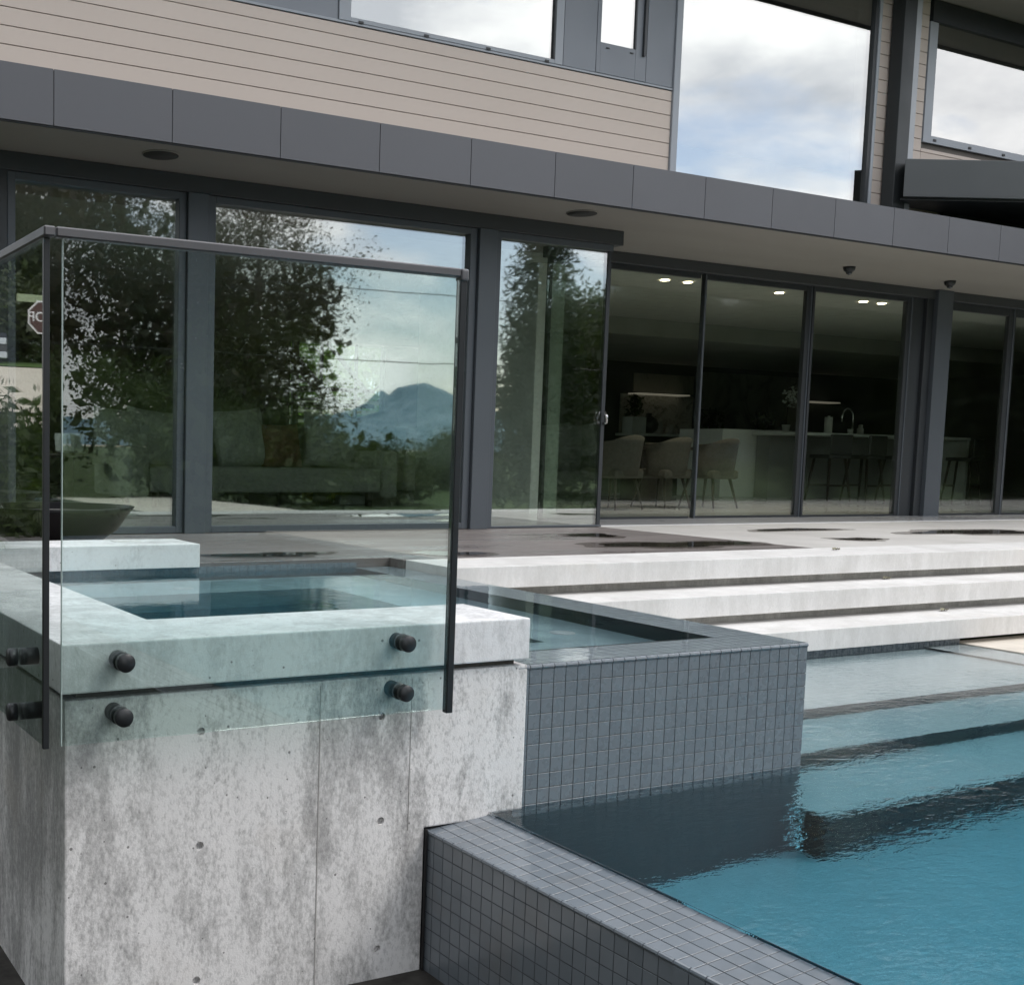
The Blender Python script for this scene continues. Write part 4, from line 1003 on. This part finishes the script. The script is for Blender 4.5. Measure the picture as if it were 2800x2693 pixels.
# ================================================================== VEGETATION
def leaves(centers, n_per, spread, size, aspect=.5, droop=0.0):
    """leaf quads gathered in clumps"""
    C = np.repeat(np.asarray(centers, float), n_per, 0); n = len(C)
    off = rng.normal(size=(n, 3))*spread
    Pp = C+off
    d = rng.normal(size=(n, 3)); d[:, 2] -= droop; d /= np.linalg.norm(d, axis=1, keepdims=True)
    w = np.cross(d, rng.normal(size=(n, 3))); w /= np.linalg.norm(w, axis=1, keepdims=True)
    s = size*rng.uniform(.6, 1.4, (n, 1))
    V = np.stack([Pp-d*s, Pp+w*s*aspect, Pp+d*s, Pp-w*s*aspect], 1).reshape(-1, 3)
    F = np.arange(4*n).reshape(n, 4); return V, F
def broad_tree(name, label, x, y, h, rx, ry, base, mat, clumps=170, per=75, leaf=.16, spread=.38, group=None, z0=0, fill=.6):
    e = thing(name, label, 'tree', (x, y, z0), group=group)
    cz = z0+base+(h-base)/2; rz = (h-base)/2
    cs = []
    while len(cs) < clumps:
        p = rng.normal(size=3); p /= np.linalg.norm(p); r_ = rng.uniform(.25, 1)**.45
        p = p*r_
        wob = 1+.22*math.sin(3.1*p[0]*2+x)+.18*math.sin(2.7*p[2]*3+y)
        cs.append((x+p[0]*rx*wob, y+p[1]*ry*wob, cz+p[2]*rz*(.92+.1*math.sin(5*p[0]))))
    V, F = leaves(cs, per, spread, leaf)
    nf = int(fill*420); q = rng.normal(size=(nf, 3)); q /= np.linalg.norm(q, axis=1, keepdims=True); q *= rng.uniform(0, 1, (nf, 1))**.4*.86
    core = q*np.array((rx, ry, rz))+np.array((x, y, cz)); core = core[core[:, 2] < z0+base+(h-base)*(.62 if fill < 1 else 1)]
    V2, F2 = leaves(core, 9, .3, .17, .5)
    V = np.vstack([V, V2]); F = np.vstack([F, F2+len(V)-len(V2)])
    npmesh('crown', V, F, mat, e)
    bm = bmesh.new(); addtube(bm, [(x, y, z0-.1), (x+.08, y, z0+base*.6), (x-.05, y+.1, cz), (x+.1, y, cz+rz*.6)], [.22*h/8, .17*h/8, .10*h/8, .03], 9)
    for k in range(9):
        c_ = cs[int(rng.integers(len(cs)))]; zt = z0+base*.7+(c_[2]-z0-base*.7)*.35
        addtube(bm, [(x, y, zt), ((x+c_[0])/2, (y+c_[1])/2, (zt+c_[2])/2+.2), c_], [.07*h/8, .045*h/8, .015], 6)
    obj('trunk', bm_done(bm, 'trunk'), M['bark'], e, smooth=True); return e
def conifer(name, label, x, y, h, r, mat, group=None, z0=0):
    e = thing(name, label, 'tree', (x, y, z0), group=group); cs = []
    tiers = int(h*3.2)
    for t_ in range(tiers):
        f_ = t_/tiers; zc_ = z0+h*(.08+.92*f_); rr = r*(1-f_)**.85+.12
        nb = max(4, int(10*(1-f_)+4))
        for k in range(nb):
            a = 6.283*k/nb+t_*1.3+rng.uniform(-.3, .3)
            for s_ in (.35, .65, .95): cs.append((x+math.cos(a)*rr*s_, y+math.sin(a)*rr*s_, zc_-.28*rr*s_*s_+rng.uniform(-.1, .1)))
    V, F = leaves(cs, 22, .16, .11, .22, .6); npmesh('crown', V, F, mat, e)
    tube('trunk', [(x, y, z0-.1), (x, y, z0+h*.97)], [.16*h/8, .02], M['bark'], e, 8); return e
G = 'trees and hedges behind the viewer'
def mir(xp, yreal): d = ray(xp, 1220); return d.x/d.y*(2*YL-yreal)      # X of a thing reflected at that column
TREES = [
 ('broad', 60, -15, 13.5, 3.2, 3, .4, 'leaf_brown', 'tall bronze leaved tree reflected at the far left of the glazing'),
 ('broad', 215, -20, 11.5, 2.6, 2.4, .2, 'leaf_dark', 'dark leaved tree reflected in the first bay between two taller ones'),
 ('broad', 330, -17, 13.0, 3.0, 3, .4, 'leaf_dark', 'tall dark leaved tree reflected left of the first mullion'),
 ('broad', 700, -14, 9.8, 2.75, 2.6, .3, 'leaf_brown', 'wide bronze tree reflected in the middle bay'),
 ('broad', 560, -19, 9.5, 3.0, 2.8, .3, 'leaf_dark', 'rounded dark tree reflected behind the bronze one'),
]
for (kd, xp, yr, h, rx, ry, bs, m, lb) in TREES:
    broad_tree('garden_tree', lb, mir(xp, yr), yr, h, rx, ry, bs, M[m], clumps=230, per=190, leaf=.045, spread=.34, group=G)
for (xp, yr, w, h, lb) in ((165, -11.5, 2.8, 4.0, 'leftmost dark clipped shrub reflected low in the glazing'), (255, -12.5, 2.2, 3.6, 'dark shrub reflected low behind the sofa cushions'), (450, -11, 2.6, 3.2, 'dark shrub reflected low beside the first mullion'), (760, -11.5, 2.8, 3.0, 'dark shrub reflected low in the middle bay'), (1010, -15, 2.4, 1.7, 'low dark shrub reflected under the mountain'), (1250, -26, 1.3, 2.6, 'dark shrub reflected at the right of the mountain')):
    broad_tree('garden_shrub', lb, mir(xp, yr), yr, h, w, 1.6, .05, M['leaf_mid'], clumps=130, per=150, leaf=.042, spread=.28, group=G)
conifer('conifer', 'tall conifer reflected in the corner window', mir(1475, -9), -9, 9.6, 1.5, M['leaf_con'], G)
for i, (x, y, h, m) in enumerate(((33, -21.5, 8.4, 'leaf_dark'), (31.5, -14.5, 8.6, 'leaf_dark'), (32.5, -8, 8.3, 'leaf_con'), (31.5, -1.5, 8.5, 'leaf_dark'), (32, 4.5, 8.2, 'leaf_con'))):
    broad_tree('hedge_tree', ['hedge tree farthest behind the viewer on the right boundary', 'second hedge tree along the right boundary', 'third hedge tree along the right boundary', 'fourth hedge tree along the right boundary', 'fifth hedge tree along the right boundary', 'hedge tree nearest the house on the right boundary'][i], x, y, h, 3.6, 4.2, .1, M[m], clumps=210, per=90, leaf=.10, spread=.5, group=G, fill=3)
for i, (x, y, h) in enumerate(((-3.9, -7, 6.5), (-4.1, -2.8, 7.2), (-3.9, 1.4, 7.0), (-4.3, 5.0, 7.4))):  # trees added out of view to block sky from left-facing surfaces
    broad_tree('boundary_tree', ['leafy boundary tree behind and left of the viewer', 'leafy boundary tree level with the viewer on the left', 'leafy boundary tree left of the pool corner', 'leafy boundary tree left of the spa'][i], x, y, h, 2.2, 2.6, .1, M['leaf_mid'], clumps=110, per=80, leaf=.09, spread=.4, group='trees along the left boundary', fill=.9)
# bright tree and neighbouring wall behind the house
q = PY(870, 980, 31)
broad_tree('bright_tree', 'bright yellow green tree seen through the rear window', q.x, 31, 8.5, 2.8, 2.0, 1.4, M['leaf_bright'], clumps=130, per=90, leaf=.10, spread=.34)
e = thing('board_wall', 'green grey vertical board gable behind the rear window', 'wall', (PY(930, 1200, 34).x, 34, 0))
a, b, c_ = PY(800, 1040, 34), PY(1030, 1045, 34), PY(890, 900, 34)
x = a.x
while x < b.x:
    f_ = (x-a.x)/(b.x-a.x); top = c_.z-(max(0, x-c_.x))*1.15
    box('board', x, x+.23, 34, 34.05, 0, max(1.5, min(c_.z, top)), M['greenwall'], e); x += .25
e = thing('slat_fence', 'low weathered slat fence behind the rear window', 'fence', (PY(900, 1200, 27).x, 27, 0))
a, b = PY(780, 1150, 27), PY(1060, 1150, 27)
for yp in (1098, 1125, 1152, 1180, 1215):
    z = PY(900, yp, 27).z; box('slat', a.x, b.x, 27, 27.03, z-.055, z+.055, M['fencewood'], e)
for k in range(4): x = a.x+(b.x-a.x)*k/3; box('post', x-.05, x+.05, 27.031, 27.12, 0, PY(900, 1090, 27).z, M['fencewood'], e)

# ---- left side: shrub by the bowl and the street mirrored in the side panel
def shrub(name, label, x, y, z0, h, r, mat, stems=14, cat='shrub', per=26, leaf=.045, tips=None):
    e = thing(name, label, cat, (x, y, z0)); bm = bmesh.new(); cs = []
    for k in range(stems):
        a = rng.uniform(0, 6.283); t_ = rng.uniform(.3, 1)
        tip = (x+math.cos(a)*r*t_, y+math.sin(a)*r*t_, z0+h*rng.uniform(.6, 1)); md_ = (x+math.cos(a)*r*t_*.4, y+math.sin(a)*r*t_*.4, z0+(tip[2]-z0)*.55)
        addtube(bm, [(x+math.cos(a)*.05, y+math.sin(a)*.05, z0-.02), md_, tip], [.012, .008, .003], 5)
        for s_ in np.linspace(.15, 1, 9): 
            p = np.array(md_)*(1-s_)+np.array(tip)*s_; cs.append(p); cs.append(np.array((x, y, z0))*(1-s_)+np.array(md_)*s_)
    V, F = leaves(cs, per, r*.14, leaf, .42); npmesh('foliage', V, F, mat, e)
    obj('stem', bm_done(bm, 'stem'), M['bark'], e, smooth=True); return e
shrub('garden_bush', 'leafy green bush left of the spa beside the bowl', .55, 7.3, .4, 1.55, .75, M['leaf_mid'], 26)
shrub('garden_bush', 'small yellowing bush left of the spa wall', .95, 7.0, .6, 1.0, .35, M['leaf_yel'], 6, per=8, leaf=.04)
def mirx(xp, y): d = ray(xp, 1220); return 2*.846-d.x/d.y*y              # X of a thing reflected in the side panel
def mz(yp, xp, y): d = ray(xp, yp); return H+d.z/d.y*y
for i, (x, y, h) in enumerate(((-.75, 9.6, 1.5), (-.35, 8.6, 1.2), (-1.3, 11.0, 1.6))):
    shrub('verge_bush', ['leafy bush on the verge just left of the house corner', 'low leafy bush nearest the bowl on the verge', 'leafy bush on the verge before the picket fence'][i], x, y, .05, h, .6, M['leaf_mid'], 18, leaf=.055)
# rising verge, road
def strip(name, pts, mat):
    me = bpy.data.meshes.new(name); me.from_pydata(pts, [], [tuple(range(len(pts)))]); me.update(); return tag(obj(name, me, mat), kind='structure')
za, zb_ = mz(1120, 60, 16), mz(1005, 60, 30)
strip('verge_bank', [(-30, 9, .01), (.2, 9, .01), (.2, 15.6, za-.35), (-30, 15.6, za-.35)], M['lawn'])
strip('street', [(-60, 15.6, za-.33), (.2, 15.6, za-.33), (-1.5, 30, zb_), (-60, 30, zb_)], M['road'])
strip('far_verge', [(-60, 30, zb_+.02), (-1.5, 30, zb_+.02), (-4, 60, zb_+3.2), (-60, 60, zb_+3.2)], M['lawn'])
# picket fence
yf = 15.0; xfa = mirx(130, yf); e = thing('picket_fence', 'black iron picket fence below the street mirrored at the left', 'fence', (xfa, yf, 1))
zt = mz(1112, 60, yf); zr = mz(1132, 60, yf)
x = xfa+1.0; k = 0
while x > -6:
    box('picket', x-.008, x+.008, yf-.008, yf+.008, zt-1.25, zt, M['black'], e); x -= .112; k += 1
box('rail', -6, xfa+1.05, yf-.015, yf+.015, zr-.02, zr+.02, M['black'], e); box('rail', -6, xfa+1.05, yf-.015, yf+.015, zr-.95, zr-.91, M['black'], e)
for i in range(5):
    x = mirx(125, 13.5)-i*.9+.4
    shrub('fence_bush', ['bush nearest the spa in front of the picket fence', 'second bush along the picket fence', 'third bush along the picket fence', 'fourth bush along the picket fence', 'farthest bush along the picket fence'][i], x, 13.2, .4, mz(1150, 60, 13.2)-.4, .7, M['leaf_mid'], 16, leaf=.06)
# stop sign (seen reversed in the glass)
ysn = 27.0; xs = mirx(121, ysn); zc_ = mz(869, 121, ysn)
e = thing('stop_sign', 'red octagonal stop sign on a post mirrored in the side glass', 'road sign', (xs, ysn, zb_))
def octagon(r): return [(xs+r*math.cos(RAD(22.5+45*k)), zc_+r*math.sin(RAD(22.5+45*k))) for k in range(8)]
prism('sign_border', octagon(.40), 'y', ysn, ysn+.010, M['signwhite'], e)
prism('sign_face', octagon(.365), 'y', ysn-.004, ysn-.0005, M['red'], e)
tube('post', [(xs, ysn+.04, zc_-2.6), (xs, ysn+.04, zc_+.62)], .03, M['galv'], e, 8)
fc = bpy.data.curves.new('lettering', 'FONT'); fc.body = 'STOP'; fc.size = .31; fc.align_x = 'CENTER'; fc.align_y = 'CENTER'; fc.extrude = .002
fo = bpy.data.objects.new('lettering', fc); COL.objects.link(fo); fo.matrix_world = Matrix.Translation((xs, ysn-.008, zc_)) @ Matrix.Rotation(RAD(90), 4, 'X')
dg = bpy.context.evaluated_depsgraph_get(); tm = bpy.data.meshes.new_from_object(fo.evaluated_get(dg)); tmx = fo.matrix_world.copy(); bpy.data.objects.remove(fo)
tm.transform(tmx); obj('lettering', tm, M['signwhite'], e)
box('street_name_plate', xs-.05, xs+.62, ysn+.02, ysn+.03, zc_+.33, zc_+.50, M['signgreen'], e)
# dark pickup on the street
yp_ = 31.5; xt = mirx(-78, yp_)
e = thing('pickup_truck', 'black pickup truck parked on the street mirrored at the left edge', 'truck', (xt, yp_, zb_))
zb0 = mz(1018, 10, yp_)-.05
bm = bmesh.new()
prof = [(0, .45), (0, .95), (.1, 1.08), (1.25, 1.15), (1.75, 1.75), (3.1, 1.80), (3.5, 1.2), (5.4, 1.18), (5.45, .55), (5.3, .45)]
for s_ in (-.95, .95): pass
A = [bm.verts.new((xt-.95, yp_+a, zb0+b)) for a, b in prof]; B = [bm.verts.new((xt+.95, yp_+a, zb0+b)) for a, b in prof]
bm.faces.new(A); bm.faces.new(B[::-1])
for i in range(len(prof)): j = (i+1) % len(prof); bm.faces.new((A[i], A[j], B[j], B[i]))
obj('body', bm_done(bm, 'body'), M['truck'], e)
box('grille', xt-.6, xt+.6, yp_-.02, yp_-.001, zb0+.62, zb0+.92, M['slot'], e)
box('bumper', xt-.92, xt+.92, yp_-.10, yp_-.002, zb0+.40, zb0+.58, M['alum'], e, bevel=.02)
for s_ in (-1, 1):
    box('headlight', xt+s_*.78-.14, xt+s_*.78+.14, yp_-.03, yp_-.001, zb0+.78, zb0+.94, M['alum'], e, bevel=.01)
    for yy in (1.0, 4.3):
        w_ = tube('wheel', [(xt+s_*.72, yp_+yy, zb0+.27), (xt+s_*.97, yp_+yy, zb0+.27)], .38, M['tyre'], e, 24); tube('rim', [(xt+s_*.9705, yp_+yy, zb0+.27), (xt+s_*.985, yp_+yy, zb0+.27)], .22, M['alum'], w_, 20)
pw = [(1.30, 1.19), (1.74, 1.70)]
bm = bmesh.new(); grid_face(bm, (xt-.8, yp_+1.27, zb0+1.20), (xt+.8, yp_+1.27, zb0+1.20), (xt+.72, yp_+1.72, zb0+1.74), (xt-.72, yp_+1.72, zb0+1.74)); bmesh.ops.solidify(bm, geom=list(bm.faces), thickness=.02)
obj('windscreen', bm_done(bm, 'windscreen'), M['carglass'], e)
# trees behind the street
for i, (xp, y, h, r_, m, lb) in enumerate(((20, 42, 9, 4, 'leaf_mid', 'leafy tree behind the street, leftmost in the side glass'), (90, 40, 8.5, 3.5, 'leaf_mid', 'leafy tree behind the stop sign'), (-160, 40, 10, 4.5, 'leaf_dark', 'dark tree farther along the street'))):
    broad_tree('street_tree', lb, mirx(xp, y), y, h, r_, r_, .3, M[m], clumps=200, per=60, leaf=.17, spread=.5, z0=zb_+1, group='trees behind the street')
for i, (xp, y, h) in enumerate(((110, 33.5, 2.3), (60, 35, 2.5))):
    broad_tree('street_hedge', ['clipped hedge behind the stop sign post', 'clipped hedge behind the pickup truck'][i], mirx(xp, y), y, h, 1.7, 1.2, .02, M['leaf_dark'], clumps=70, per=60, leaf=.10, spread=.28, z0=zb_+.3, group='hedges along the street')
# overhead wires (reflected)
for i, (zz_, lb) in enumerate(((4.6, 'upper overhead wire reflected across the glazing'), (2.9, 'lower overhead wire reflected across the glazing'))):
    bm = bmesh.new(); pts = []
    for k in range(25):
        f_ = k/24; pts.append((-8+48*f_, -9.2-.04*f_, zz_+1.2-2.4*f_*(1-f_)*.8+f_*.5))
    addtube(bm, pts, .012, 5); tag(obj('overhead_wire', bm_done(bm, 'w'), M['black']), lb, 'wire', 'overhead wires')
# distant mountain behind the viewer
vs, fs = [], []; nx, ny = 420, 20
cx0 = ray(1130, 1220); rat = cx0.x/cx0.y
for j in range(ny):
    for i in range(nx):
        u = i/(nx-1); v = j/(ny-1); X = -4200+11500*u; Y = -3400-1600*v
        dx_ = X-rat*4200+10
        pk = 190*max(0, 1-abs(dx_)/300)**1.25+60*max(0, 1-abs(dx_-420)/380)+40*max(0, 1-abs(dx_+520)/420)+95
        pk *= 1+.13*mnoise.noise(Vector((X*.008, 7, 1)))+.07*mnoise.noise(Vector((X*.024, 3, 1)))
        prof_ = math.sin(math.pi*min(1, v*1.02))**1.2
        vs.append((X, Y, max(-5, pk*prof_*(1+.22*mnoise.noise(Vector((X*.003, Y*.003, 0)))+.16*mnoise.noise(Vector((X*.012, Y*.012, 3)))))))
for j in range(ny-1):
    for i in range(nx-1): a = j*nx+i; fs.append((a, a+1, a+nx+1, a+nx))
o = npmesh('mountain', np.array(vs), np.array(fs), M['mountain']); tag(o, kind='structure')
